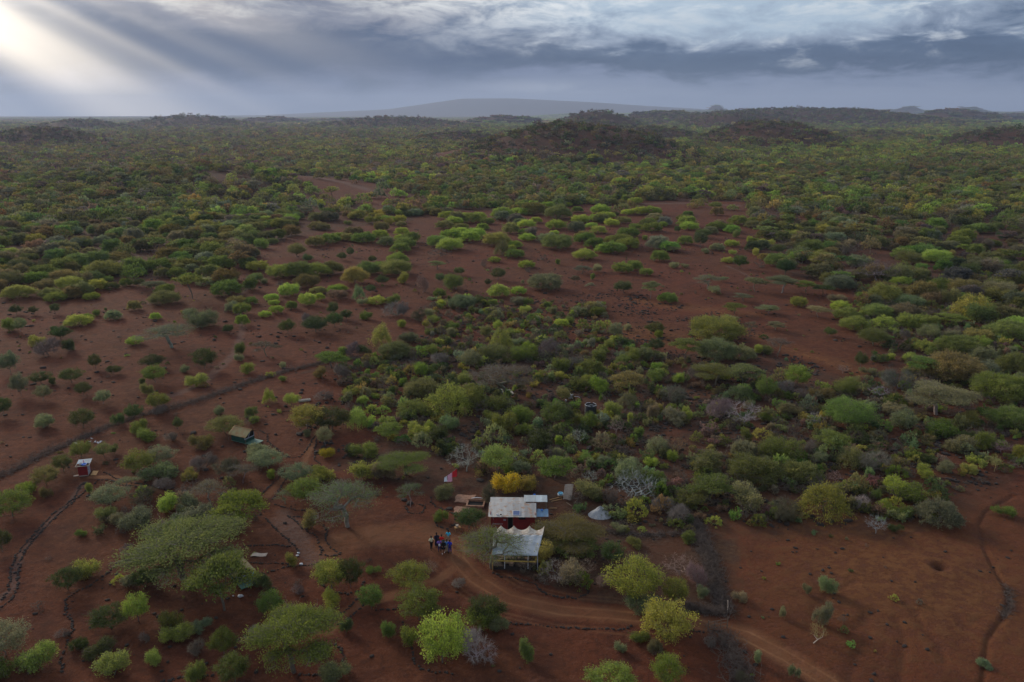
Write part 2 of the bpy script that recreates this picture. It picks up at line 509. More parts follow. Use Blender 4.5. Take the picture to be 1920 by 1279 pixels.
def build_ground():
    m = bpy.data.materials.new("red_soil")
    m.use_nodes = True
    t = NT(m.node_tree)
    b = m.node_tree.nodes['Principled BSDF']
    b.inputs['Roughness'].default_value = 0.95
    b.inputs['Specular IOR Level'].default_value = 0.1
    tc = t.n('ShaderNodeTexCoord')
    P = tc.outputs['Object']

    def A(n):
        return t.n('ShaderNodeAttribute', attribute_name=n).outputs['Fac']
    n_big = t.noise(P, 0.03, 5, 0.55)
    n_mid = t.noise(P, 0.22, 6, 0.62)
    n_s = t.noise(P, 0.75, 6, 0.7)
    n_fine = t.noise(P, 2.6, 8, 0.78)
    n_peb = t.noise(P, 7.0, 4, 0.8)
    soil = t.mix(t.ss(n_big, .35, .65), (.122, .035, .017), (.104, .038, .0175))
    soil = t.mix(t.m('MULTIPLY', t.ss(n_mid, .42, .66), .65), soil, (.066, .023, .015))
    soil = t.mix(t.m('MULTIPLY', t.ss(n_s, .50, .62), .55), soil, (.052, .021, .014))
    soil = t.mix(t.m('MULTIPLY', t.ss(n_s, .47, .38), .35), soil, (.165, .070, .043))
    soil = t.mix(t.m('MULTIPLY', t.ss(n_fine, .50, .64), .75), soil, (.055, .022, .016))
    soil = t.mix(t.m('MULTIPLY', t.ss(n_peb, .58, .66), .6), soil, (.21, .10, .07))
    # fallen twigs, litter and old grass under the scrub
    cov = A('cover')
    litter = t.mix(t.ss(n_fine, .38, .62), (.040, .024, .018), (.085, .058, .040))
    soil = t.mix(t.m('MULTIPLY', cov, t.m('ADD', .45, t.m('MULTIPLY', t.ss(n_mid, .4, .6), .35))), soil, litter)
    # dry soil worn pale by wheels and feet
    tr = A('track')
    tn = t.m('MULTIPLY', tr, t.m('ADD', .55, t.m('MULTIPLY', t.ss(n_mid, .35, .65), .45)))
    soil = t.mix(tn, soil, (.30, .145, .072))
    soil = t.mix(t.m('MULTIPLY', A('orange'), t.m('ADD', .1, t.m('MULTIPLY', t.ss(n_s, .40, .62), .6))), soil, (.235, .105, .040))
    soil = t.mix(t.m('MULTIPLY', A('grey'), t.m('ADD', .1, t.m('MULTIPLY', t.ss(n_fine, .35, .6), .55))), soil, (.145, .098, .084))
    soil = t.mix(t.m('MULTIPLY', A('hollow_dark'), t.m('ADD', .5, t.m('MULTIPLY', n_fine, .5))), soil, (.035, .017, .013))  # soil darker along the gullies and in the pit
    t.L.new(soil, b.inputs['Base Color'])
    bp = t.n('ShaderNodeBump')
    bp.inputs['Strength'].default_value = 0.9
    bp.inputs['Distance'].default_value = 0.35
    t.L.new(t.m('ADD', t.m('ADD', t.m('MULTIPLY', n_fine, .6), t.m('MULTIPLY', n_peb, .25)), t.m('MULTIPLY', n_s, 1.3)), bp.inputs['Height'])
    t.L.new(bp.outputs[0], b.inputs['Normal'])

    # one sheet on a polar net round the camera's foot, fine ahead and coarse behind
    a1 = np.linspace(-0.70, 0.70, 660)
    a2 = np.linspace(0.70, 2 * math.pi - 0.70, 60)[1:-1]
    A_ = np.concatenate([a1, a2])
    rr = np.concatenate([[0.5, 20, 40], np.geomspace(52, 260, 720), np.geomspace(262, 18500, 560)])
    aa, r2 = np.meshgrid(A_, rr)
    x = (r2 * np.sin(aa)).ravel(); y = (r2 * np.cos(aa)).ravel()
    z = height(x, y)
    na, nr = len(A_), len(rr)
    i = np.arange(nr - 1)[:, None] * na
    j = np.arange(na)[None, :]
    j2 = (j + 1) % na
    F = np.stack([i + j, i + j2, i + na + j2, i + na + j], -1).reshape(-1, 4)[:, ::-1]
    px, py = to_px(x, y)
    front = y > 5
    jx = (fbm(x / 11, y / 11, 4, 61) - .5) * np.clip(9000 / np.maximum(y, 60), 4, 150); jy = (fbm(x / 11, y / 11, 4, 71) - .5) * np.clip(4200 / np.maximum(y, 60), 2, 70)
    cv = np.where(front, (cover(px + jx, py + jy) + cover(px + jx * 2, py + jy * 1.6) + cover(px - jx * .5, py + jy * .4)) / 3, 0.8)
    cv = np.clip(cv + (fbm(x / 9, y / 9, 3, 5) - .5) * .5 * (cv > .05), 0, 1)
    tr = np.zeros(len(x)); gy = np.zeros(len(x)); og = np.zeros(len(x)); hollow_dark = np.zeros(len(x))
    nearm = (y > 5) & (y < 700) & (np.abs(x) < 500)
    xn, yn = x[nearm], y[nearm]
    wob = (fbm(xn / 3, yn / 3, 3, 11) - .5) * 1.0
    v = np.zeros(len(xn))
    for pts, wd, st in TRACKS:
        d = line_dist(xn, yn, pts) + wob * .6
        base = np.clip((wd - d) / (wd * .5), 0, 1) * st * .95
        if wd == 1.9:
            d = line_dist(xn, yn, pts)
            ruts = np.exp(-((d - .72) / .24) ** 2) * (.6 + .4 * vnoise(xn / 2, yn / 2, 3))
            base = np.maximum(base * .42, ruts * 1.0 * (d < 1.8))
            for off in (1.5, 2.4, 3.1):
                base = np.maximum(base, .35 * np.exp(-((d - off) / .2) ** 2) * (yn > 60) * (xn < 14) * vnoise(xn / 3, yn / 3, 8 + int(off)))
        v = np.maximum(v, base)
    tr[nearm] = v
    v = np.zeros(len(xn))
    for pts, wd in GREY:
        v = np.maximum(v, np.clip((wd - line_dist(xn, yn, pts) - wob * .5) / (wd * .6), 0, 1))
    gy[nearm] = v
    v = np.zeros(len(xn))
    for pts, wd in ORANGE:
        v = np.maximum(v, np.clip(1 - line_dist(xn, yn, pts) / wd + wob * .3, 0, 1))
    bowl = flat(1700, 1080)
    v = np.maximum(v, .8 * np.exp(-(np.hypot(xn - bowl[0], yn - bowl[1]) / 19) ** 2))
    og[nearm] = v
    v = 0.75 * np.exp(-(line_dist(xn, yn, GULLY) / .26) ** 2) * (.35 + .65 * np.exp(-((yn - flat(1885, 1130)[1]) / 4) ** 2))
    for g_ in GULLIES:
        v = np.maximum(v, .35 * np.exp(-(line_dist(xn, yn, g_) / .3) ** 2))
    v = np.maximum(v, .8 * np.exp(-(np.hypot(xn - flat(1762, 1066)[0], yn - flat(1762, 1066)[1]) / .7) ** 2))
    hollow_dark[nearm] = v
    me = mesh_np("ground", np.stack([x, y, z], 1), F, m, {'cover': cv, 'track': tr, 'grey': gy, 'orange': og, 'hollow_dark': hollow_dark}, True)
    o = obj("ground", me)
    tag(o, "red volcanic soil of the plain running out to the far blue hills", kind='structure')


build_ground()
# ------------------------------------------------------------ plants
def rot_to(d):
    """orthonormal frames for many directions"""
    d = d / np.maximum(np.linalg.norm(d, axis=1, keepdims=True), 1e-9)
    up = np.where(np.abs(d[:, 2:3]) > .9, np.array([[1., 0, 0]]), np.array([[0, 0, 1.]]))
    a = np.cross(up, d); a /= np.linalg.norm(a, axis=1, keepdims=True)
    b = np.cross(d, a)
    return a, b, d


def prisms(P0, P1, R0, R1, sides=4):
    a, b, d = rot_to(P1 - P0)
    n = len(P0)
    ang = np.linspace(0, 2 * math.pi, sides, endpoint=False)
    c, s = np.cos(ang), np.sin(ang)
    ring = a[:, None, :] * c[None, :, None] + b[:, None, :] * s[None, :, None]
    V = np.concatenate([P0[:, None, :] + ring * R0[:, None, None], P1[:, None, :] + ring * R1[:, None, None]], 1)
    k = np.arange(sides)
    f = np.stack([k, (k + 1) % sides, (k + 1) % sides + sides, k + sides], 1)
    F = (np.arange(n)[:, None, None] * (2 * sides) + f[None]).reshape(-1, 4)
    return V.reshape(-1, 3), F


def skeleton(targets, trunk, r, bend=0.25, step=0.8):
    """branches reaching every target from the nearest limb; returns nodes, parents, tip list"""
    P = [np.array(p, float) for p in trunk]
    par = [-1] + list(range(len(trunk) - 1))
    root = P[-1]
    order = np.argsort(np.linalg.norm(targets - root, axis=1))
    tips = []
    for ti in order:
        T = targets[ti]
        A_ = np.array(P)
        lo = len(trunk) - 1
        dd = np.linalg.norm(A_[lo:] - T, axis=1)
        # prefer limbs that come from below
        dd = dd + 0.6 * np.maximum(0, A_[lo:, 2] - T[2] + 0.1)
        k = int(np.argmin(dd)) + lo
        p0 = A_[k]
        L = np.linalg.norm(T - p0)
        ns = max(1, int(L / step))
        prev = k
        side = r.normal(size=3) * L * 0.09
        for q in range(1, ns + 1):
            f = q / ns
            p = p0 + (T - p0) * f + side * math.sin(math.pi * f) + np.array([0, 0, bend * L * math.sin(math.pi * f) * .35])
            P.append(p); par.append(prev); prev = len(P) - 1
        tips.append(prev)
    return np.array(P), np.array(par), tips


def wood(P, par, tip_r, power=0.5, rmax=None, sides=4):
    n = len(P)
    cnt = np.zeros(n)
    child = np.zeros(n, bool)
    child[par[par >= 0]] = True
    cnt[~child] = 1
    for i in range(n - 1, 0, -1):
        cnt[par[i]] += cnt[i]
    rad = tip_r * np.maximum(cnt, 1) ** power
    if rmax: rad = np.minimum(rad, rmax)
    i = np.arange(1, n)
    keep = par[i] >= 0
    i = i[keep]
    r0 = np.minimum(rad[par[i]], rad[i] * 1.35)
    return prisms(P[par[i]], P[i], r0, rad[i], sides), rad


def blades(C, D, L, Wd, r, tilt=None):
    """thin rhombs: centre, direction, length, width"""
    n = len(C)
    D = D / np.maximum(np.linalg.norm(D, axis=1, keepdims=True), 1e-9)
    Nn = r.normal(size=(n, 3))
    if tilt is not None: Nn = Nn * tilt + np.array([0, 0, 1.0])
    S = np.cross(D, Nn); S /= np.maximum(np.linalg.norm(S, axis=1, keepdims=True), 1e-9)
    L = L[:, None] / 2; Wd = Wd[:, None] / 2
    V = np.stack([C - D * L, C + S * Wd, C + D * L, C - S * Wd], 1).reshape(-1, 3)
    return V, np.arange(n * 4).reshape(-1, 4)


def merge(parts):
    V = []; F = []; o = 0
    for v, f in parts:
        V.append(v); F.append(f + o); o += len(v)
    return np.concatenate(V), np.concatenate(F)


def crown_from(tips, r, per, sig, llen, lwid, up=0.4, tilt=None, centre=(0, 0, 1.5), radial=1.0):
    n = len(tips)
    per_n = r.poisson(per, n) + 2
    idx = np.repeat(np.arange(n), per_n)
    C = tips[idx] + r.normal(size=(len(idx), 3)) * np.array(sig)
    D = r.normal(size=C.shape) * 0.8 + radial * (C - np.array(centre)) / np.linalg.norm(C - np.array(centre), axis=1, keepdims=True) + np.array([0, 0, up])
    k = len(C)
    V, F = blades(C, D, llen * r.uniform(.6, 1.5, k), lwid * r.uniform(.6, 1.5, k), r, tilt)
    tint = np.clip(r.beta(2, 2, n)[idx] * .75 + r.uniform(0, .25, k), 0, 1)
    return V, F, tint


def targets_for(kind, n, r):
    """tips of the branches, in a crown 8 m wide; z in metres"""
    if kind == 'U':      # flat, layered pads
        T = []
        k = r.integers(5, 9)
        pads = []
        for i in range(k):
            a = 2 * math.pi * (i + r.uniform(-.25, .25)) / k
            d = r.uniform(1.7, 2.9)
            pads.append((d * math.cos(a), d * math.sin(a), r.uniform(3.0, 4.1) - .12 * d, r.uniform(1.0, 1.7)))
        for i in range(3):
            a = 2 * math.pi * i / 3 + r.uniform(-.5, .5); d = r.uniform(.9, 1.5)
            pads.append((d * math.cos(a), d * math.sin(a), r.uniform(3.6, 4.2), r.uniform(1.1, 1.6)))
        pads.append((r.normal() * .4, r.normal() * .4, r.uniform(3.9, 4.4), 1.6))
        for _ in range(n):
            p = pads[r.integers(len(pads))]
            a = r.uniform(0, 2 * math.pi); q = math.sqrt(r.uniform()) * p[3] * .9
            T.append((p[0] + q * math.cos(a), p[1] + q * math.sin(a), p[2] - .13 * q * q + r.normal() * .07))
        return np.array(T)
    v = r.normal(size=(n, 3)); v /= np.linalg.norm(v, axis=1, keepdims=True)
    lum = 1 + .17 * np.sin(v[:, 0] * r.uniform(3, 5) + r.uniform(0, 6)) * np.cos(v[:, 1] * r.uniform(3, 5) + r.uniform(0, 6)) + .1 * np.sin(v[:, 2] * 6 + r.uniform(0, 6))
    if kind == 'D':      # dome of upright twigs
        v[:, 2] = np.abs(v[:, 2])
        q = r.uniform(.72, 1, n)[:, None] * lum[:, None]
        return v * q * np.array([3.9, 3.9, 3.1]) + np.array([0, 0, .9])
    if kind in 'RB':     # rounded crown on a short bole
        q = (r.uniform(.35, 1, n) ** .6)[:, None] * lum[:, None]
        T = v * q * np.array([3.7, 3.7, 2.5])
        T[:, 2] = np.where(T[:, 2] < 0, T[:, 2] * .6, T[:, 2])
        return T + np.array([0, 0, 3.4])
    if kind in 'SG':     # shrub: several lobes
        k = r.integers(3, 6)
        a = r.uniform(0, 6.28, k); d = r.uniform(.8, 2.2, k)
        c = np.stack([d * np.cos(a), d * np.sin(a), r.uniform(1.2, 2.4, k)], 1)
        rad = r.uniform(1.3, 2.1, k)
        w_ = r.integers(0, k, n)
        T = c[w_] + v * (r.uniform(.5, 1, n) * rad[w_])[:, None] * np.array([1, 1, .85])
        T[:, 2] = np.abs(T[:, 2] - .25) + .25
        return T
    # W: arching tangle
    v[:, 2] = np.abs(v[:, 2])
    return v * (r.uniform(.75, 1.0, n)[:, None] * lum[:, None]) * np.array([3.5, 3.5, 3.3]) + np.array([0, 0, .6])


NOM_H = {'V': 4.4, 'U': 4.4, 'D': 3.9, 'R': 5.9, 'B': 6.0, 'S': 4.1, 'G': 4.1, 'W': 4.1}


def make_plant(kind, seed, lod, fine=1.0):
    """(wood arrays, leaf arrays): lod 0 near, 1 middle, 2 far"""
    r = np.random.default_rng(seed)
    thin = kind == 'V'
    if thin: kind = 'U'
    nt_ = {0: {'U': 190, 'D': 190, 'R': 170, 'B': 150, 'S': 170, 'G': 260, 'W': 130},
           1: dict.fromkeys('UDRBSGW', 60), 2: dict.fromkeys('UDRBSGW', 22)}[lod][kind]
    nt_ = int(nt_ * fine ** 1.2)
    T = targets_for(kind, nt_, r)
    trunk = {'U': [(0, 0, -.3), (r.normal() * .1, r.normal() * .1, .6), (r.normal() * .25, r.normal() * .25, 1.3)],
             'R': [(0, 0, -.3), (r.normal() * .1, .05, .6), (r.normal() * .2, r.normal() * .2, 1.4)],
             'B': [(0, 0, -.3), (r.normal() * .1, .05, .8), (r.normal() * .2, r.normal() * .2, 1.7)]}.get(kind, [(0, 0, -.3), (0, 0, .25)])
    P, par, tips = skeleton(T, trunk, r, {'U': .35, 'W': 1.0, 'D': .15}.get(kind, .25), .8 if lod == 0 else 2.0)
    tr = {'U': .018, 'D': .014, 'R': .016, 'B': .017, 'S': .013, 'G': .02, 'W': .014}[kind] * (1, 1.7, 2.6)[lod]
    (WV, WF), rad = wood(P, par, tr, .5, {'U': .26, 'R': .24, 'B': .3}.get(kind, .11), 4 if lod == 0 else 3)
    TP = P[tips]
    leaf = None
    if lod == 0 and kind not in 'BG':
        # dead and leafless twigs showing through the leaves
        ins = P[len(trunk):]
        src = np.concatenate([TP, TP, ins[r.uniform(size=len(ins)) < .5]])
        D = src - np.array([0, 0, 1.2]); D /= np.linalg.norm(D, axis=1, keepdims=True)
        D = D * np.array([1, 1, .4 if kind == 'U' else 1.0]) + r.normal(size=D.shape) * np.array([.6, .6, .35])
        tv, tf = prisms(src, src + D * r.uniform(.3, .75, len(src))[:, None], np.full(len(src), .016 / fine ** .5), np.full(len(src), .006), 3)
        WV, WF = merge([(WV, WF)] + [(tv, tf)]) if False else (WV, WF)
        twig = (tv, tf)
    else:
        twig = None
    s = (1, 1.9, 3.2)[lod]
    if kind in 'BG':
        # fine bare twigs off every branch end
        k = 7 if kind == 'G' else 4
        k = max(2, int(k / (1, 1.5, 3)[lod]))
        inner = P[len(trunk):][::2]
        src = np.concatenate([TP, inner])
        idx = np.repeat(np.arange(len(src)), k)
        C0 = src[idx]
        D = C0 - np.array([0, 0, 1.0]); D /= np.linalg.norm(D, axis=1, keepdims=True)
        D = D + r.normal(size=D.shape) * .75
        D /= np.linalg.norm(D, axis=1, keepdims=True)
        L = r.uniform(.4, 1.0, len(idx))[:, None]
        C1 = C0 + D * L
        z = np.full(len(idx), (.011 if kind == 'B' else .015) * s)
        tv, tf = prisms(C0, C1, z, z * .35, 3)
        leaf = (tv, tf, np.repeat(r.uniform(0, 1, len(idx)), 3))
    else:
        per, sig, ll, lw, up, tilt, cen, rd = {
            'U': (28, (.42, .42, .10), .30, .115, .15, .45, (0, 0, 2.5), .8),
            'D': (30, (.32, .32, .20), .40, .13, .6, .8, (0, 0, 0), 1.2),
            'R': (30, (.36, .36, .30), .25, .15, .2, .8, (0, 0, 3), .8),
            'S': (24, (.32, .32, .28), .28, .13, .3, .85, (0, 0, 1.2), .9),
            'W': (22, (.30, .30, .35), .40, .09, -.2, 1.0, (0, 0, 1), .9)}[kind]
        ll, lw, per = ll / fine, lw / fine, per * fine ** .92
        if thin: per, ll, lw, tr_ = 6.5 * fine, .24 / fine, .085 / fine, 1
        if lod: per = (0, 8, 4)[lod]
        src = TP
        if lod == 0:
            ins = P[len(trunk):]
            ok = np.linalg.norm(ins[:, :2], axis=1) > 1.4 if kind != 'W' else np.ones(len(ins), bool)
            ins = ins[ok]
            src = np.concatenate([TP, ins[r.uniform(size=len(ins)) < .35]])
        leaf = crown_from(src, r, per, sig, ll * s, lw * s * (1.25 if lod else 1), up, tilt, cen, rd)
        if kind == 'W':
            # long arching sprays
            k = (2, 1, 1)[lod]
            idx = np.repeat(np.arange(len(TP)), k * 5)
            a = r.uniform(0, 6.28, len(TP) * k); a = np.repeat(a, 5)
            st = np.tile(np.linspace(0, 1, 5), len(TP) * k)
            out = TP[idx] * np.array([1, 1, 0]); out /= np.maximum(np.linalg.norm(out, axis=1, keepdims=True), .1)
            C = TP[idx] + out * (st * 1.0)[:, None] + np.stack([np.cos(a), np.sin(a), 0 * a], 1) * (st * .7)[:, None] + np.stack([0 * a, 0 * a, .5 * st - 1.6 * st ** 2], 1)
            D = out + np.stack([np.cos(a), np.sin(a), -2 * st + .4], 1)
            V, F = blades(C, D, np.full(len(C), .38 * s), np.full(len(C), .09 * s), r)
            lv, lf, lt = leaf
            leaf = (np.concatenate([lv, V]), np.concatenate([lf, F + len(lv)]), np.concatenate([lt, r.uniform(.5, 1, len(C))]))
    return (WV, WF), leaf, twig


PAL = {'b': (.245, .315, .075), 'g': (.150, .195, .060), 'y': (.245, .275, .080), 'Y': (.40, .33, .04), 'd': (.080, .108, .048),
       'o': (.185, .182, .082), 's': (.185, .205, .130), 'k': (.165, .132, .112), 'p': (.25, .18, .155), 'w': (.34, .32, .30), 'n': (.24, .14, .07)}
BARK = {'w': (.40, .38, .36), 'k': (.22, .18, .155), 'p': (.32, .24, .21), 'n': (.24, .14, .075), 'Y': (.38, .31, .12), 's': (.26, .23, .20)}
KIND_NAME = {'V': 'sparse_umbrella_tree', 'U': 'umbrella_tree', 'R': 'leafy_tree', 'B': 'bare_tree', 'D': 'dome_bush', 'S': 'leafy_shrub', 'G': 'twiggy_shrub', 'W': 'tangled_shrub'}
KIND_CAT = {'V': 'tree', 'U': 'tree', 'R': 'tree', 'B': 'tree', 'D': 'bush', 'S': 'bush', 'G': 'bush', 'W': 'bush'}
NVAR = {'V': 4, 'U': 5, 'R': 5, 'B': 4, 'D': 4, 'S': 6, 'G': 3, 'W': 3}
PLANTS = {}


def add_plant(key_, wv, wf, lv, lf, lt, tw):
    k = key_[0]
    if tw is None:
        crown = mesh_np(KIND_NAME[k] + "_crown", lv, lf, M_BARK, {'tint': lt})
    else:
        n = len(lf)
        V, F = merge([(lv, lf), tw])
        crown = mesh_np(KIND_NAME[k] + "_crown", V, F, M_LEAF, {'tint': np.concatenate([lt, np.full(len(tw[1]), .4)])})
        crown.materials.append(M_TWIGS)
        mi = np.zeros(len(F), np.int32); mi[n:] = 1
        crown.polygons.foreach_set('material_index', mi)
    PLANTS[key_] = (mesh_np(KIND_NAME[k] + "_wood", wv, wf, M_BARK), crown)


for k_ in KIND_NAME:
    for v_ in range(NVAR[k_]):
        (wv, wf), (lv, lf, lt), tw = make_plant(k_, 100 + 17 * v_ + ord(k_) * 31, 0)
        add_plant((k_, v_), wv, wf, lv, lf, lt, tw)
for k_, fn in (('U', 1.9), ('V', 1.9), ('R', 1.7), ('D', 1.6), ('S', 1.6)):
    for v_ in range(2):
        (wv, wf), (lv, lf, lt), tw = make_plant(k_, 500 + 11 * v_ + ord(k_), 0, fn)
        add_plant((k_, 'fine%d' % v_), wv, wf, lv, lf, lt, tw)
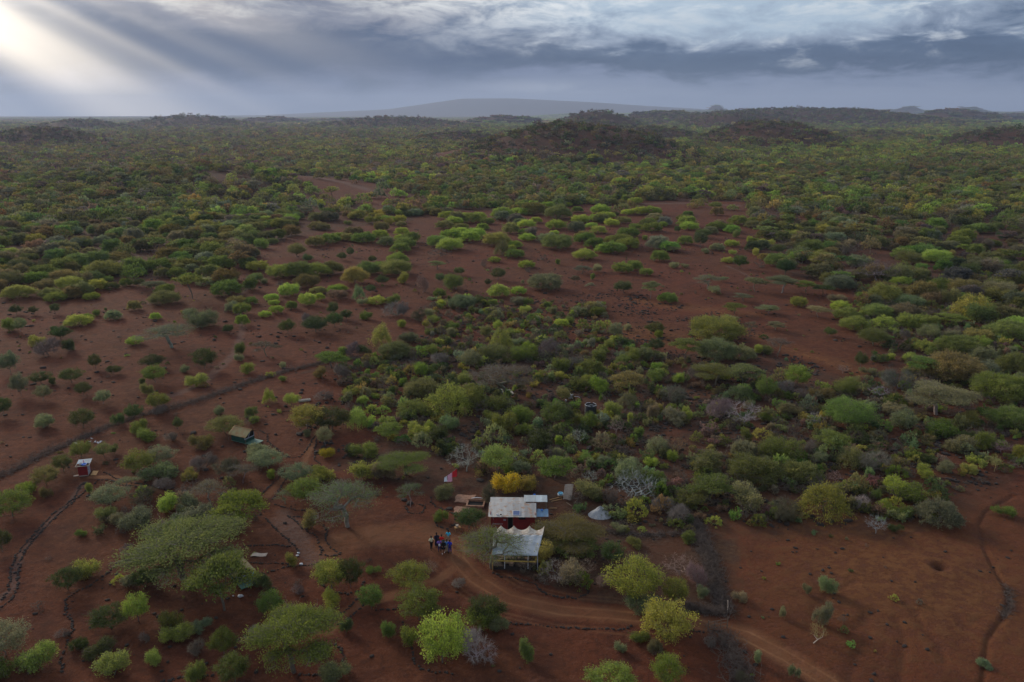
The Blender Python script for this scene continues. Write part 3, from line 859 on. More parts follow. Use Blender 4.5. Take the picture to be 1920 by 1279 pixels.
# ------------------------------------------------------------ the plants one can tell apart
# x, foot y, width, height (photo pixels), kind, colour
DATA = """
70 650 32 24 S y;92 673 65 38 G k;130 662 26 26 S d;114 636 34 26 R d;98 626 22 14 S d;20 700 34 42 R s;40 742 30 50 R s;77 720 36 26 R d;101 722 16 16 S d;180 692 22 30 R d
135 718 38 30 R d;214 702 26 18 R d;254 648 23 14 D b;285 690 42 28 R d;291 718 40 36 R g;263 724 16 14 S d;279 744 26 26 S o;296 770 36 36 R g;252 786 30 30 R d;222 800 20 24 S d
158 742 28 28 R d;194 757 28 28 R s;82 750 28 30 R s;6 780 30 38 R d;83 808 42 28 S s;157 803 42 40 R d;263 815 30 32 S y;270 832 44 24 S g;334 806 16 34 R d;350 700 20 14 S s
368 730 44 30 S y;384 692 42 42 R d;153 858 38 34 R y;120 885 34 36 R d;88 910 46 40 R o;196 858 28 30 R o;216 852 14 18 S d;262 888 52 50 R y;302 868 54 36 R s;322 832 36 22 G k
297 906 66 32 S s;378 845 42 32 S o;372 885 36 26 G k;358 902 34 24 S y;300 782 36 22 G k
499 668 58 32 V k;455 668 26 28 S g;447 680 18 14 S s;463 702 26 20 S y;534 693 20 12 S s;535 716 18 10 S g;622 690 68 34 U g;643 670 24 20 S g;683 668 28 22 S d;715 652 40 40 W y
742 674 52 24 D o;768 645 44 24 S s;662 672 42 30 G k;604 714 32 26 S o;644 716 42 34 G k;505 758 22 26 W y;547 762 28 26 R b;609 755 38 18 G k;660 748 28 18 S y;695 742 20 12 S Y
682 762 26 22 S b;740 708 30 24 S d;788 712 32 34 S b;794 750 58 34 D o;784 786 56 32 S g;578 806 60 52 R y;622 806 62 46 R d;472 785 28 22 S g;477 795 18 14 S g;415 780 24 16 W s
423 813 58 36 R o;670 806 38 38 W y;728 824 58 34 U g;784 826 46 36 S b;610 836 28 38 R s;610 862 28 20 S Y;682 862 50 34 S g;655 858 28 24 S d;760 890 98 46 U g;502 878 58 40 R s
556 902 52 36 R s;508 900 22 20 S b;430 904 72 46 G o;690 906 68 42 S y;720 905 42 36 S s;602 911 52 26 S y;572 822 20 16 S s
808 668 26 20 S g;826 690 50 30 G s;880 690 40 36 R s;904 676 16 14 S y;940 662 42 44 W y;970 650 24 14 S s;934 680 60 30 S o;992 665 30 28 S b;980 678 52 32 S g;1028 682 58 46 G k
1050 702 38 34 S g;1070 696 32 30 G k;1048 712 26 16 S y;1118 678 36 24 S g;1066 658 18 12 S s;1101 645 14 8 S s;1142 655 18 20 R g;1176 652 36 18 S d;1186 682 24 32 R g;1170 690 38 24 S g
1110 708 42 30 D g;1088 735 46 30 S g;1098 722 24 18 S y;1124 742 42 34 S b;1056 752 24 26 R o;945 744 130 68 V k;876 726 36 30 S y;810 705 32 24 S d;812 722 34 20 S d;842 786 82 60 W y
890 776 52 52 S g;925 776 58 36 S g;838 812 52 32 S s;820 834 52 38 S d;806 816 28 24 S b;942 816 52 42 S g;975 796 48 34 S g;920 793 26 20 S y;1040 800 48 52 R g;1062 796 24 36 R d
1104 808 30 38 R g;1082 800 26 24 S g;1145 780 36 26 S y;1178 796 18 22 S y;1178 766 42 26 W s;1178 740 62 48 U o;1155 815 32 32 B p;1086 832 36 30 B w;1050 835 18 18 S b;985 822 38 28 S g
1010 852 62 32 S d;1134 850 42 38 B n;875 884 66 56 B w;934 888 56 58 R y;968 866 22 20 B w;1040 901 78 48 U g;1100 875 34 24 S g;1134 880 30 24 S s;1052 860 26 18 S s;1176 908 46 52 R s
958 892 24 18 S b;980 893 38 26 S s;1198 825 24 24 S g
1237 635 22 16 S b;1230 660 28 28 R d;1341 645 82 46 D g;1284 676 54 44 U g;1342 680 62 40 D s;1388 678 46 28 D s;1417 664 26 18 S y;1445 668 30 16 S o;1458 668 54 38 V k;1229 698 28 20 S b
1231 718 42 22 S g;1270 722 32 24 S b;1205 682 36 36 S s;1226 678 32 20 S d;1305 716 46 32 G k;1340 722 84 42 U o;1392 724 72 44 U o;1495 726 46 46 R g;1435 750 34 46 R g;1470 742 46 28 G s
1502 752 42 24 G k;1535 758 52 28 S o;1262 762 58 42 G k;1222 788 26 34 S s;1290 790 26 28 S b;1266 800 52 26 S s;1345 796 62 52 G p;1394 800 70 54 B w;1385 752 46 26 W s;1437 795 26 22 S g
1527 797 32 28 B w;1482 785 52 26 S s;1588 802 80 60 R g;1580 746 58 38 S g;1560 848 68 44 U g;1395 833 30 30 S g;1394 866 40 36 D s;1462 872 74 52 S g;1232 852 42 30 W s;1272 850 42 32 B n
1258 870 20 22 S b;1222 877 26 18 S b;1330 897 72 46 S o;1412 914 82 48 D g;1500 912 60 40 D g;1518 860 32 36 G s;1538 872 32 24 S s;1565 906 30 26 B p;1215 916 52 34 S g
1637 648 52 36 R g;1695 640 26 24 G k;1833 643 44 24 D o;1890 640 62 26 D g;1731 662 34 22 D b;1793 668 64 32 D g;1837 655 38 22 D b;1843 682 48 28 D s;1795 685 32 24 S o;1804 700 26 24 S g
1900 704 54 38 D g;1890 665 26 14 S s;1848 708 44 26 D s;1706 680 28 16 S y;1671 675 20 13 S y;1731 706 68 40 U g;1782 720 92 36 D o;1681 738 70 54 G k;1613 690 22 30 R d;1627 705 26 15 S s
1648 746 38 26 B w;1580 700 24 18 B p;1756 778 122 66 U s;1872 754 86 46 D g;1912 720 32 24 S s;1853 730 32 18 S o;1675 780 38 20 D s;1700 812 62 42 S s;1718 782 42 18 U k;1770 828 66 36 S g
1812 800 46 26 S g;1895 808 68 34 D g;1842 846 44 36 S g;1817 830 26 18 S d;1800 856 62 32 S s;1876 850 36 28 B p;1864 884 24 46 B Y;1910 862 32 28 S b;1727 870 42 24 S d;1737 901 42 28 S b
1775 892 36 28 S s;1815 890 28 24 S y;1636 892 66 52 G s;1596 881 52 38 W o;1675 868 18 14 S g;1648 824 26 22 B s
25 968 72 54 R g;52 930 38 28 S b;88 937 24 26 S o;174 927 18 20 S g;207 949 56 44 R s;195 981 38 28 S o;320 971 46 44 S b;273 951 62 36 G o;255 1006 68 42 S s;370 992 70 46 S s
395 946 74 50 V k;452 986 102 70 U b;345 1084 222 108 U o;421 1144 124 104 U g;128 1105 48 44 R d;168 1086 56 38 S y;5 1035 30 44 R d;260 1166 48 58 R b;207 1176 64 44 R d;275 1112 56 40 S d
244 1108 32 26 S s;318 1192 46 42 S g;332 1220 66 40 S y;290 1251 34 30 S y;420 1226 44 48 R g;441 1278 56 52 R g;367 1288 46 46 S g;218 1282 68 50 S y;70 1267 70 54 S y;12 1280 60 44 S g
10 1228 80 64 R s;192 1246 58 38 S d;152 1226 36 28 S d;72 1146 28 16 G k;273 1213 26 24 G k;371 1236 42 32 G k
575 940 60 48 R g;598 906 36 28 S y;653 988 142 96 V s;586 996 36 40 S o;770 951 56 48 V s;832 939 46 26 S s;946 937 62 48 S Y;986 927 44 38 S y;915 952 44 40 G o;880 991 48 40 R d
830 983 28 24 S g;922 1065 134 80 V g;622 1106 60 60 R y;658 1102 46 58 R d;622 1147 36 36 S b;696 1142 42 46 R g;509 1152 48 48 R g;495 1111 36 32 S d;544 1066 28 26 S g;552 1260 168 116 U b
768 1102 66 50 R y;806 1077 32 28 B p;786 1162 78 64 R g;830 1243 88 94 R b;770 1215 40 38 S b;910 1167 62 50 R d;898 1192 62 44 S y;940 1191 36 28 S s;893 1253 84 64 G w;725 1201 28 32 S g
650 1192 26 28 S d;630 1292 64 46 S s
1100 949 62 42 S o;1143 951 38 38 G k;1190 941 80 64 B w;1225 916 42 36 S g;1108 906 30 26 B w;1062 1026 126 56 U o;1241 966 46 36 G p;1295 956 62 36 S g;1330 936 92 48 U g;1275 992 62 42 G s
1405 962 74 52 S s;1148 1059 42 46 R d;1190 1031 32 18 S y;1188 1127 90 86 R y;1265 1132 46 50 R g;1195 1162 64 42 S s;1248 1203 88 80 R b;1197 1210 42 24 S g;1225 1229 32 28 S s;1275 1082 62 46 B p
1305 1112 52 52 G p;1078 1047 76 44 D g;1022 1069 54 46 S y;1045 1092 64 46 B p;1078 1108 60 52 S s;1102 1082 32 38 B p;990 1247 34 46 S g;1148 1300 82 54 R y;1252 1290 54 64 R b;1288 1021 36 18 S g
1317 1126 26 28 S s;1385 1131 28 22 S s;1418 1246 20 26 S s;1160 1229 24 18 S s;1392 1295 34 34 G o;1160 1001 26 16 S s
1542 980 88 66 W y;1465 986 74 48 G o;1670 936 66 42 S b;1716 951 66 40 S g;1645 941 26 22 S g;1660 973 46 28 S b;1692 976 34 24 S g;1757 992 64 46 D s;1610 961 38 36 G w;1642 1000 40 38 B w
1678 1001 24 12 S d;1540 1176 34 44 S s;1532 1202 34 36 B Y;1545 1116 36 32 S s;1512 1116 15 18 S s;1880 971 34 11 S g;1845 1259 28 20 S s;1467 1161 14 24 S s;1487 1276 20 22 S s
18 537 46 30 R o;36 562 46 20 D b;95 560 32 16 D o;104 567 30 14 D g;122 559 18 10 D g;172 563 22 12 D b;135 545 40 16 D b;161 543 16 12 D g;184 545 32 10 D y;238 538 18 14 D g
288 546 46 22 U s;261 537 22 16 R d;311 553 28 17 D g;310 573 46 19 D o;252 583 19 16 D o;292 600 16 11 D b;213 601 24 16 D s;185 595 22 10 S g;163 603 20 12 D b;148 613 38 21 D b
31 590 22 20 R d;64 590 17 17 R d;104 588 16 20 R d;18 622 30 26 S g;39 622 22 28 R s;323 652 108 50 V s;370 621 62 38 S s;352 596 22 14 S s;386 538 28 14 D s;333 521 28 17 D g
337 508 28 14 S o;300 509 38 14 D g;265 506 26 16 S y;229 515 26 9 D b;196 521 50 26 D g;171 513 24 14 D y;151 523 22 12 D y;166 529 26 14 D b;201 529 18 9 D g;122 531 38 20 D o
76 531 14 14 R d;20 483 26 15 D y;45 513 42 24 S d;85 514 42 24 S d;93 502 20 26 R d
406 513 16 12 D g;484 510 30 18 D b;410 531 20 13 D b;435 531 24 16 S s;530 523 42 20 D b;563 521 46 20 D g;594 521 42 22 D b;622 516 34 22 D g;575 541 36 22 D o;525 538 24 14 G k
471 546 30 26 S g;495 533 20 10 S s;542 557 30 22 D b;558 551 22 16 G k;596 553 24 13 D o;637 548 22 12 D b;628 551 24 13 D b;633 563 28 17 D k;578 574 26 24 D b;600 564 14 12 D b
666 534 36 28 D y;690 517 34 22 D g;712 507 22 14 D g;746 497 32 19 D b;752 475 30 16 D g;742 518 48 18 D g;760 534 26 22 S y;716 534 24 18 R d;695 549 18 16 R d;673 563 22 26 W s
681 574 20 13 S s;706 573 27 15 D y;735 573 28 22 S g;745 598 52 36 G s;793 552 30 34 G p;785 606 42 26 G o;450 576 36 20 S o;469 573 24 13 D g;437 584 28 22 S s;454 591 26 22 D g
510 566 21 13 D b;514 574 16 10 D b;519 589 20 14 D b;497 596 18 11 D b;547 581 16 14 D g;455 612 20 17 D b;428 625 20 18 R d;540 626 28 28 R d;575 609 26 22 G s;592 623 46 32 R d
625 592 20 28 R d;650 601 22 22 R d;627 613 28 28 R d;690 601 26 16 S g;748 616 22 15 S b;577 493 18 17 R d;557 483 32 28 R o;713 449 26 15 D b;682 457 34 15 D g;617 458 32 15 D g
592 463 26 17 D o;752 453 20 11 D b;754 442 22 13 D b;636 451 16 13 D b;652 453 22 13 D o;657 481 14 18 R d;642 488 16 15 R d;698 494 14 15 R d
820 464 31 19 D b;843 471 37 21 D b;846 453 34 15 D b;862 445 30 15 D b;892 447 30 15 D b;879 455 34 11 D b;933 463 38 23 D b;942 481 30 28 W o;965 466 22 11 D b;958 473 14 12 D b
965 485 27 14 D g;905 431 18 9 D g;986 428 26 14 D b;957 439 24 19 D o;984 441 20 11 D b;988 453 24 10 D b;1044 431 30 14 D b;1039 441 14 7 D b;1028 456 30 15 D s;1044 469 46 25 D g
826 484 38 14 G k;907 503 22 22 G p;927 493 18 9 D b;986 504 24 13 D b;990 512 22 9 G k;1018 490 22 13 G o;1048 497 12 11 S g;1096 488 32 17 D b;1096 452 30 15 D o;1116 466 30 17 D g
1132 476 27 15 D b;1177 446 31 14 D g;1166 461 34 16 D g;1177 469 36 13 D g;1150 476 36 12 D g;1122 439 23 13 D y;1088 419 26 12 D b;1167 513 29 18 D g;1188 508 25 16 D g;1092 513 38 13 U k
1121 511 20 15 S s;820 506 34 19 U s;934 525 27 24 R d;855 546 38 30 S g;860 516 20 16 R d;826 531 18 20 R d;915 536 12 14 R d;1169 550 35 26 R d;1078 534 20 18 U k;1110 526 12 12 S g
1022 546 50 26 D s;1002 533 18 14 G k;936 559 31 21 D b;971 554 22 14 D b;825 559 18 15 D g;828 575 14 11 D b;866 581 43 25 D s;900 573 18 15 S d;923 576 16 12 D g;920 591 23 13 D y
972 576 34 20 S s;986 588 23 12 S y;990 576 16 16 S g;1032 578 22 12 S g;1033 591 18 14 S s;1085 593 26 17 S s;1108 583 20 15 D o;1120 593 24 14 D g;1052 614 21 13 D b;1074 611 26 14 S g
936 619 23 16 S b;812 609 24 16 S g;812 596 26 16 S s;852 621 28 16 S g;840 633 22 18 S s;962 633 26 15 S g;912 636 26 26 S o;1154 635 24 32 R s;1176 623 20 13 S s;1106 544 20 15 U s
1222 436 30 14 D g;1217 421 18 10 D g;1288 426 27 18 D y;1292 432 26 12 D b;1243 426 13 9 D b;1238 419 20 11 D o;1270 437 12 14 R d;1208 451 16 10 S g;1236 491 27 18 D g;1263 473 28 12 U s
1211 518 19 13 D g;1313 464 26 30 R d;1318 446 30 16 R d;1344 433 28 15 D g;1332 439 22 12 D s;1365 433 22 12 D g;1384 423 28 16 D g;1411 419 18 10 D g;1344 471 21 13 D s;1372 463 20 11 D b
1405 456 11 13 S b;1373 479 13 10 S y;1365 494 18 10 D y;1387 504 27 27 R d;1472 515 33 30 R d;1455 501 34 22 D g;1425 503 24 17 G s;1420 481 20 14 S y;1458 476 28 20 R d;1435 463 26 14 S y
1538 501 42 32 R y;1328 542 56 30 V s;1355 529 21 11 U s;1415 547 44 30 U s;1466 549 56 34 U s;1510 549 42 24 U g;1543 554 40 23 U d;1575 546 43 25 D s;1568 568 34 19 S s;1220 560 36 34 U s
1251 569 28 17 D g;1338 552 26 12 S s;1393 565 38 17 U s;1377 589 46 23 U g;1440 588 43 18 U s;1497 576 23 17 D y;1533 595 46 24 U s;1574 584 29 17 D b;1587 601 40 20 D g;1602 622 46 23 D b
1454 618 34 17 U s;1405 633 28 32 V k;1229 628 32 25 R d;1555 631 21 18 R d;1371 606 25 10 S s;1262 503 20 9 S s;1284 503 14 8 S s;1320 476 18 8 S s
1640 532 84 44 B k;1664 528 29 17 D g;1612 529 31 27 R o;1655 573 52 38 D g;1710 583 52 28 S s;1645 599 46 26 D g;1695 601 52 27 D s;1658 617 38 18 D b;1706 619 43 29 D g;1745 613 26 21 D g
1782 610 54 24 U g;1738 636 50 26 S s;1777 574 36 36 S o;1758 556 27 38 R g;1806 556 50 26 D o;1822 600 72 46 W y;1884 561 60 28 S s;1900 621 42 25 D b;1780 639 42 24 S s;1900 539 50 15 D g
1820 509 38 23 S s;1857 506 36 21 S g;1755 495 42 20 D b;1706 499 40 24 S o;1789 484 16 14 S Y;1688 539 29 17 D b;1341 392 24 12 R g;925 312 26 8 U g
240 926 52 36 V s;312 926 50 30 G k;352 962 46 30 S s;415 988 50 34 G s;386 886 56 34 G k;456 906 60 40 V k;338 1002 52 32 S s;228 986 40 26 S s;482 872 50 34 S s;535 945 40 28 V s;470 800 26 18 G k;150 1010 22 12 S g
240 1040 30 18 G k;300 1040 34 20 S s;560 1120 30 20 G k;600 1230 34 22 S s;700 1080 24 14 S g;860 1110 34 22 G p;120 1200 30 18 G k;380 1190 40 26 S s;480 1200 36 24 G s;1130 1110 40 30 G p;915 381 15 8 D b;852 422 25 14 D b;866 413 21 12 D b;835 430 26 15 D o;885 419 30 17 D g;913 421 20 11 D g;898 412 22 12 D b;942 411 33 19 D b;905 431 18 10 D b;970 401 18 10 D b;977 393 22 12 D g;1002 404 37 21 D g;1027 392 22 12 D b;985 404 21 12 D b;1047 393 13 7 D b;1047 412 40 23 D g;1082 399 18 10 D g;1062 388 15 8 D b;1005 419 18 10 D b;1087 418 19 11 D b;1098 414 15 8 D b;1119 416 22 12 D b;1139 411 21 12 D b;1146 425 23 13 D b;1169 420 22 12 D o;1108 429 18 10 D b;1176 404 18 10 D b;1200 404 25 14 D b;1223 404 26 15 D b;1127 402 29 16 D b;1116 384 18 10 D b;1143 385 22 12 D o;1163 386 18 10 D o;1190 384 21 12 D b;1218 420 16 9 D b;1191 431 18 10 D g;838 412 25 14 D b;818 405 21 12 D o;808 395 25 14 D g;872 388 21 12 D g;828 385 25 14 D b;1330 1220 30 24 G k;1010 1030 46 34 S g;1100 1030 50 34 S s
"""
plants = []
for ln in DATA.strip().splitlines():
    for e in ln.split(';'):
        a = e.split()
        if len(a) == 6:
            plants.append([float(a[0]), float(a[1]), float(a[2]), float(a[3]), a[4], a[5]])

LAND = [((162, 880), 'the small red latrine'), ((460, 815), 'the green-floored tent'), ((458, 1072), 'the half-hidden tent'), ((962, 965), 'the red iron shed'),
        ((968, 1030), 'the white canvas shelter'), ((1106, 768), 'the black water tank'), ((826, 1022), 'the group of people'), ((1345, 1178), 'the stick gate'),
        ((1125, 957), 'the pale gravel heap'), ((846, 900), 'the hanging red cloth'), ((1765, 1066), 'the pit in bare soil'), ((1065, 925), 'the propped beige sheet'),
        ((880, 940), 'the dug brick beds'), ((1325, 1060), 'the yard brush fence'), ((940, 735), 'the pale slab'),
        ((1390, 505), 'the pale plain track'), ((1300, 388), 'the far pale patch')]
HUE = {'b': 'bright green', 'g': 'green', 'y': 'yellow-green', 'Y': 'golden yellow', 'd': 'dark green', 'o': 'olive', 's': 'grey-green', 'k': 'grey-brown', 'p': 'pinkish brown',
       'w': 'pale grey', 'n': 'rusty brown'}
FORM = {'V': 'thin flat-crowned acacia tree', 'U': 'flat-crowned acacia tree', 'R': 'round leafy tree', 'B': 'leafless tree', 'D': 'dome-shaped bush', 'S': 'leafy shrub', 'G': 'twiggy thorn bush', 'W': 'drooping tangled shrub'}


def where(px, py):
    best = min(LAND, key=lambda l: math.hypot((l[0][0] - px) * .9, (l[0][1] - py) * 1.5))
    (lx, ly), nm = best
    d = math.hypot(lx - px, ly - py)
    if d < 170:
        dx, dy = px - lx, (py - ly) * 1.6
        rel = ('right of' if dx > 0 else 'left of') if abs(dx) > abs(dy) else ('in front of' if dy > 0 else 'behind')
        return rel + ' ' + nm
    col = ['far left edge', 'left side', 'left of middle', 'middle', 'right of middle', 'right side', 'far right edge'][min(6, int(px / 1920 * 7))]
    if py > 1080: return 'at the bottom, ' + col
    if py > 860: return 'below the scrub, ' + col
    if py > 640: return 'in the scrub, ' + col + ''
    if py > 520: return 'on the red plain, ' + col + ''
    return 'on the far plain, ' + col


ORD = ['', 'first', 'second', 'third', 'fourth', 'fifth', 'sixth', 'seventh', 'eighth', 'ninth', 'tenth']


def label_all(rows):
    base = {}
    for i, p in enumerate(rows):
        px, py, w_, h_, k, c = p
        rel = w_ * ppm(Vector((0, flat(px, py)[1], 0))) ** -1
        size = 'small' if rel < 2.6 else ('big' if rel > 6.5 else '')
        if k in 'DUV': size = 'small' if rel < 4 else ('big' if rel > 8.5 else '')
        base.setdefault(' '.join(q for q in (size, HUE[c], FORM[k], where(px, py)) if q), []).append(i)
    out = [None] * len(rows)
    for lb, ids in base.items():
        if len(ids) == 1:
            out[ids[0]] = (lb, None)
            continue
        ids.sort(key=lambda i: rows[i][0])
        for q, i in enumerate(ids):
            if q == 0: s = 'leftmost of ' + str(len(ids))
            elif q == len(ids) - 1: s = 'rightmost of ' + str(len(ids))
            elif q <= 9: s = ORD[q + 1] + ' from left'
            else: s = 'number %d from left' % (q + 1)
            out[i] = (s + ': ' + lb, lb)
    for lb, _ in out: assert len(lb.split()) < 17, lb
    return out


sel = {'tree': [], 'bush': []}
spare = []
for p in sorted(plants, key=lambda p: -p[2] * p[3]):
    q = sel[KIND_CAT[p[4]]]
    (q if len(q) < 296 else spare).append(p)
rows = sel['tree'] + sel['bush']
labels = label_all(rows)
taken = []


def plant_pose(p):
    """root position, width, height in metres"""
    px, py, w_, h_, k, c = p
    g = at(px, py)
    s = ppm(g)
    dep = math.atan2(H, math.hypot(g.x, g.y))
    wm = w_ / s
    if k in 'URBV':
        hm = h_ / s / math.cos(dep) - wm * .32 * math.sin(dep)
        lo = {'V': .36, 'U': .36, 'R': .55, 'B': .55}[k]
        pos = g
    else:
        back = wm * .42
        pos = Vector((g.x, g.y, 0)) + Vector((g.x, g.y, 0)).normalized() * back
        pos.z = ground(pos.x, pos.y)
        hm = (h_ / s - wm * .30 * math.sin(dep)) / math.cos(dep)
        lo = .50
    hm = min(max(hm, lo * wm), 1.5 * wm)
    return pos, wm, hm


def vary(c, r, a=.12):
    return tuple(v * r.uniform(1 - a, 1 + a) for v in c)


pr = np.random.default_rng(33)
for p, (lb, gr) in zip(rows, labels):
    px, py, w_, h_, k, c = p
    pos, wm, hm = plant_pose(p)
    taken.append((pos.x, pos.y, wm * .5))
    v = int(pr.integers(NVAR[k]))
    ww = {'D': 6.5, 'U': 7.5, 'V': 7.5, 'S': 6.3, 'R': 6.9}.get(k, 7.0)
    root = empty(KIND_NAME[k], pos, pr.uniform(0, 6.28), lb, KIND_CAT[k], (gr or None))
    if k in 'DS' and py < 560: ww /= 1.06; hm *= 1.12
    root.scale = (wm / ww, wm / ww, hm / NOM_H[k])
    if wm > (7.5 if k in 'UV' else 5.6) and k in 'UVRDS': v = 'fine%d' % int(pr.integers(2))
    wd, cr = PLANTS[k, v]
    bark = vary(BARK.get(c, (.17, .14, .115)), pr)
    col = vary(PAL[c], pr)
    if k == 'D' and c in 'bgy': col = (col[0] * 1.16, col[1] * 1.08, col[2] * 1.25)
    if k in 'GB': col = vary(BARK.get(c, BARK['k']), pr) if c != 'o' else (.15, .14, .08)
    obj('trunk' if k in 'URBV' else 'stems', wd, root, color=bark if k != 'B' else col)
    obj('branches' if k in 'GB' else ('crown' if k in 'URV' else 'foliage'), cr, root, color=col)
for p in spare:
    pos, wm, hm = plant_pose(p)
    taken.append((pos.x, pos.y, wm * .5))

# ------------------------------------------------------------ the mass of far woodland, undergrowth and stones
HIDDEN = {}


def proto_collection(name, items):
    """items: (mesh, colour); kept out of the scene, only instanced by the mass"""
    c = bpy.data.collections.new(name)
    for i, (me, col) in enumerate(items):
        o = bpy.data.objects.new("%s_%03d" % (name, i), me)
        o.color = (*col, 1)
        c.objects.link(o)
    return c


def scatter(name, pts, rotz, scl, idx, coll, label, cat=None, hue=None):
    me = bpy.data.meshes.new(name)
    n = len(pts)
    me.vertices.add(n)
    me.vertices.foreach_set('co', np.asarray(pts, np.float32).ravel())
    a = me.attributes.new('rot', 'FLOAT_VECTOR', 'POINT'); a.data.foreach_set('vector', np.stack([rotz * 0, rotz * 0, rotz], 1).astype(np.float32).ravel())
    a = me.attributes.new('scl', 'FLOAT_VECTOR', 'POINT'); a.data.foreach_set('vector', np.asarray(scl, np.float32).ravel())
    if hue is not None:
        a = me.attributes.new('hue', 'FLOAT_COLOR', 'POINT'); a.data.foreach_set('color', np.concatenate([np.asarray(hue), np.ones((n, 1))], 1).astype(np.float32).ravel())
    a = me.attributes.new('idx', 'INT', 'POINT'); a.data.foreach_set('value', np.asarray(idx, np.int32))
    o = obj(name, me)
    tag(o, label, cat, kind='stuff')
    g = bpy.data.node_groups.new(name + "_nodes", 'GeometryNodeTree')
    g.interface.new_socket('Geometry', in_out='INPUT', socket_type='NodeSocketGeometry')
    g.interface.new_socket('Geometry', in_out='OUTPUT', socket_type='NodeSocketGeometry')
    N = g.nodes.new
    gi, go = N('NodeGroupInput'), N('NodeGroupOutput')
    mp = N('GeometryNodeMeshToPoints'); iop = N('GeometryNodeInstanceOnPoints'); ci = N('GeometryNodeCollectionInfo')
    ci.inputs['Collection'].default_value = coll
    ci.inputs['Separate Children'].default_value = True
    ci.inputs['Reset Children'].default_value = True
    iop.inputs['Pick Instance'].default_value = True
    L = g.links.new

    def attr(nm, ty):
        a = N('GeometryNodeInputNamedAttribute'); a.data_type = ty; a.inputs[0].default_value = nm
        return a.outputs[0]
    L(gi.outputs[0], mp.inputs[0]); L(mp.outputs[0], iop.inputs['Points']); L(ci.outputs[0], iop.inputs['Instance'])
    L(attr('idx', 'INT'), iop.inputs['Instance Index'])
    L(attr('rot', 'FLOAT_VECTOR'), iop.inputs['Rotation'])
    L(attr('scl', 'FLOAT_VECTOR'), iop.inputs['Scale'])
    L(iop.outputs[0], go.inputs[0])
    o.modifiers.new('scatter', 'NODES').node_group = g
    return o


def lod_mesh(k, seed, lod):
    (wv, wf), (lv, lf, lt), _ = make_plant(k, seed, lod)
    V, F = merge([(lv, lf), (wv, wf)])
    me = mesh_np("mass", V, F, M_LEAF_MASS, {'tint': np.concatenate([lt, np.full(len(wf), .2)])})
    me.materials.append(M_TWIG_MASS)
    mi = np.zeros(len(F), np.int32); mi[len(lf):] = 1
    if k in 'GB': mi[:] = 1
    me.polygons.foreach_set('material_index', mi)
    return me


mass = []          # (kind, colour) of every mass proto, three levels of detail
meshes = {}
for lod in (1, 2):
    for k in 'DSUGR':
        for v in range(3):
            meshes[k, v, lod] = lod_mesh(k, 900 + v * 13 + ord(k), lod)
for v in range(3): meshes['D', v, 0] = lod_mesh('D', 940 + v, 0)
for v in range(3): meshes['S', v, 0] = lod_mesh('S', 960 + v, 0)
# far clumps: many small crowns run together into a 40 m patch
for v in range(3):
    r = np.random.default_rng(50 + v)
    vs, fs, ts, o_ = [], [], [], 0
    for i in range(26):
        a, d = r.uniform(0, 6.28), math.sqrt(r.uniform()) * 22
        s_ = r.uniform(4, 8)
        T = targets_for('D', 14, r) / 4 * s_ * np.array([1, 1, .8]) + np.array([d * math.cos(a), d * math.sin(a), -.4])
        V, F = blades(T, r.normal(size=T.shape) + np.array([0, 0, .3]), np.full(len(T), s_ * .75), np.full(len(T), s_ * .45), r, 1.0)
        vs.append(V); fs.append(F + o_); o_ += len(V); ts.append(np.full(len(F), r.uniform()))
    meshes['clump', v] = mesh_np("mass_clump", np.concatenate(vs), np.concatenate(fs), M_LEAF_MASS, {'tint': np.concatenate(ts)})

items, key = [], {}
for kk, me in meshes.items():
    key[kk] = len(items)
    items.append((me, (1, 1, 1)))
MASS = proto_collection("woodland_kinds", items)

tk = np.array(taken)
cell = {}
for i, (x, y, r_) in enumerate(taken):
    cell.setdefault((int(x // 12), int(y // 12)), []).append(i)


def free(x, y, pad):
    cx, cy = int(x // 12), int(y // 12)
    for i in (-1, 0, 1):
        for j in (-1, 0, 1):
            for q in cell.get((cx + i, cy + j), ()):
                if math.hypot(tk[q, 0] - x, tk[q, 1] - y) < tk[q, 2] * .9 + pad: return False
    return True


def wedge(r0, r1, sp, half=0.64):
    n = int(half * (r1 * r1 - r0 * r0) / (sp * sp))
    a = pr.uniform(-half, half, n); r = np.sqrt(pr.uniform(r0 * r0, r1 * r1, n))
    return r * np.sin(a), r * np.cos(a)


def zone_colours(px, py, hill):
    """chances of bgyosdk by place: bright green plains, drab hills"""
    if hill > .42: return (.01, .06, .01, .16, .08, .18, .50)
    if hill > .2: return (.05, .18, .03, .24, .12, .10, .28)
    if px > 900 and py < 300: return (.55, .27, .06, .08, .03, .05, .02)
    if px > 560 and 270 < py < 400: return (.34, .28, .10, .12, .07, .05, .04)
    if px > 1380 and py > 290: return (.13, .22, .08, .24, .12, .10, .11)
    if px <= 560 and py < 330: return (.10, .24, .07, .25, .14, .08, .12)
    if py > 395: return (.22, .28, .06, .20, .16, .04, .08)
    return (.14, .24, .09, .22, .12, .09, .10)


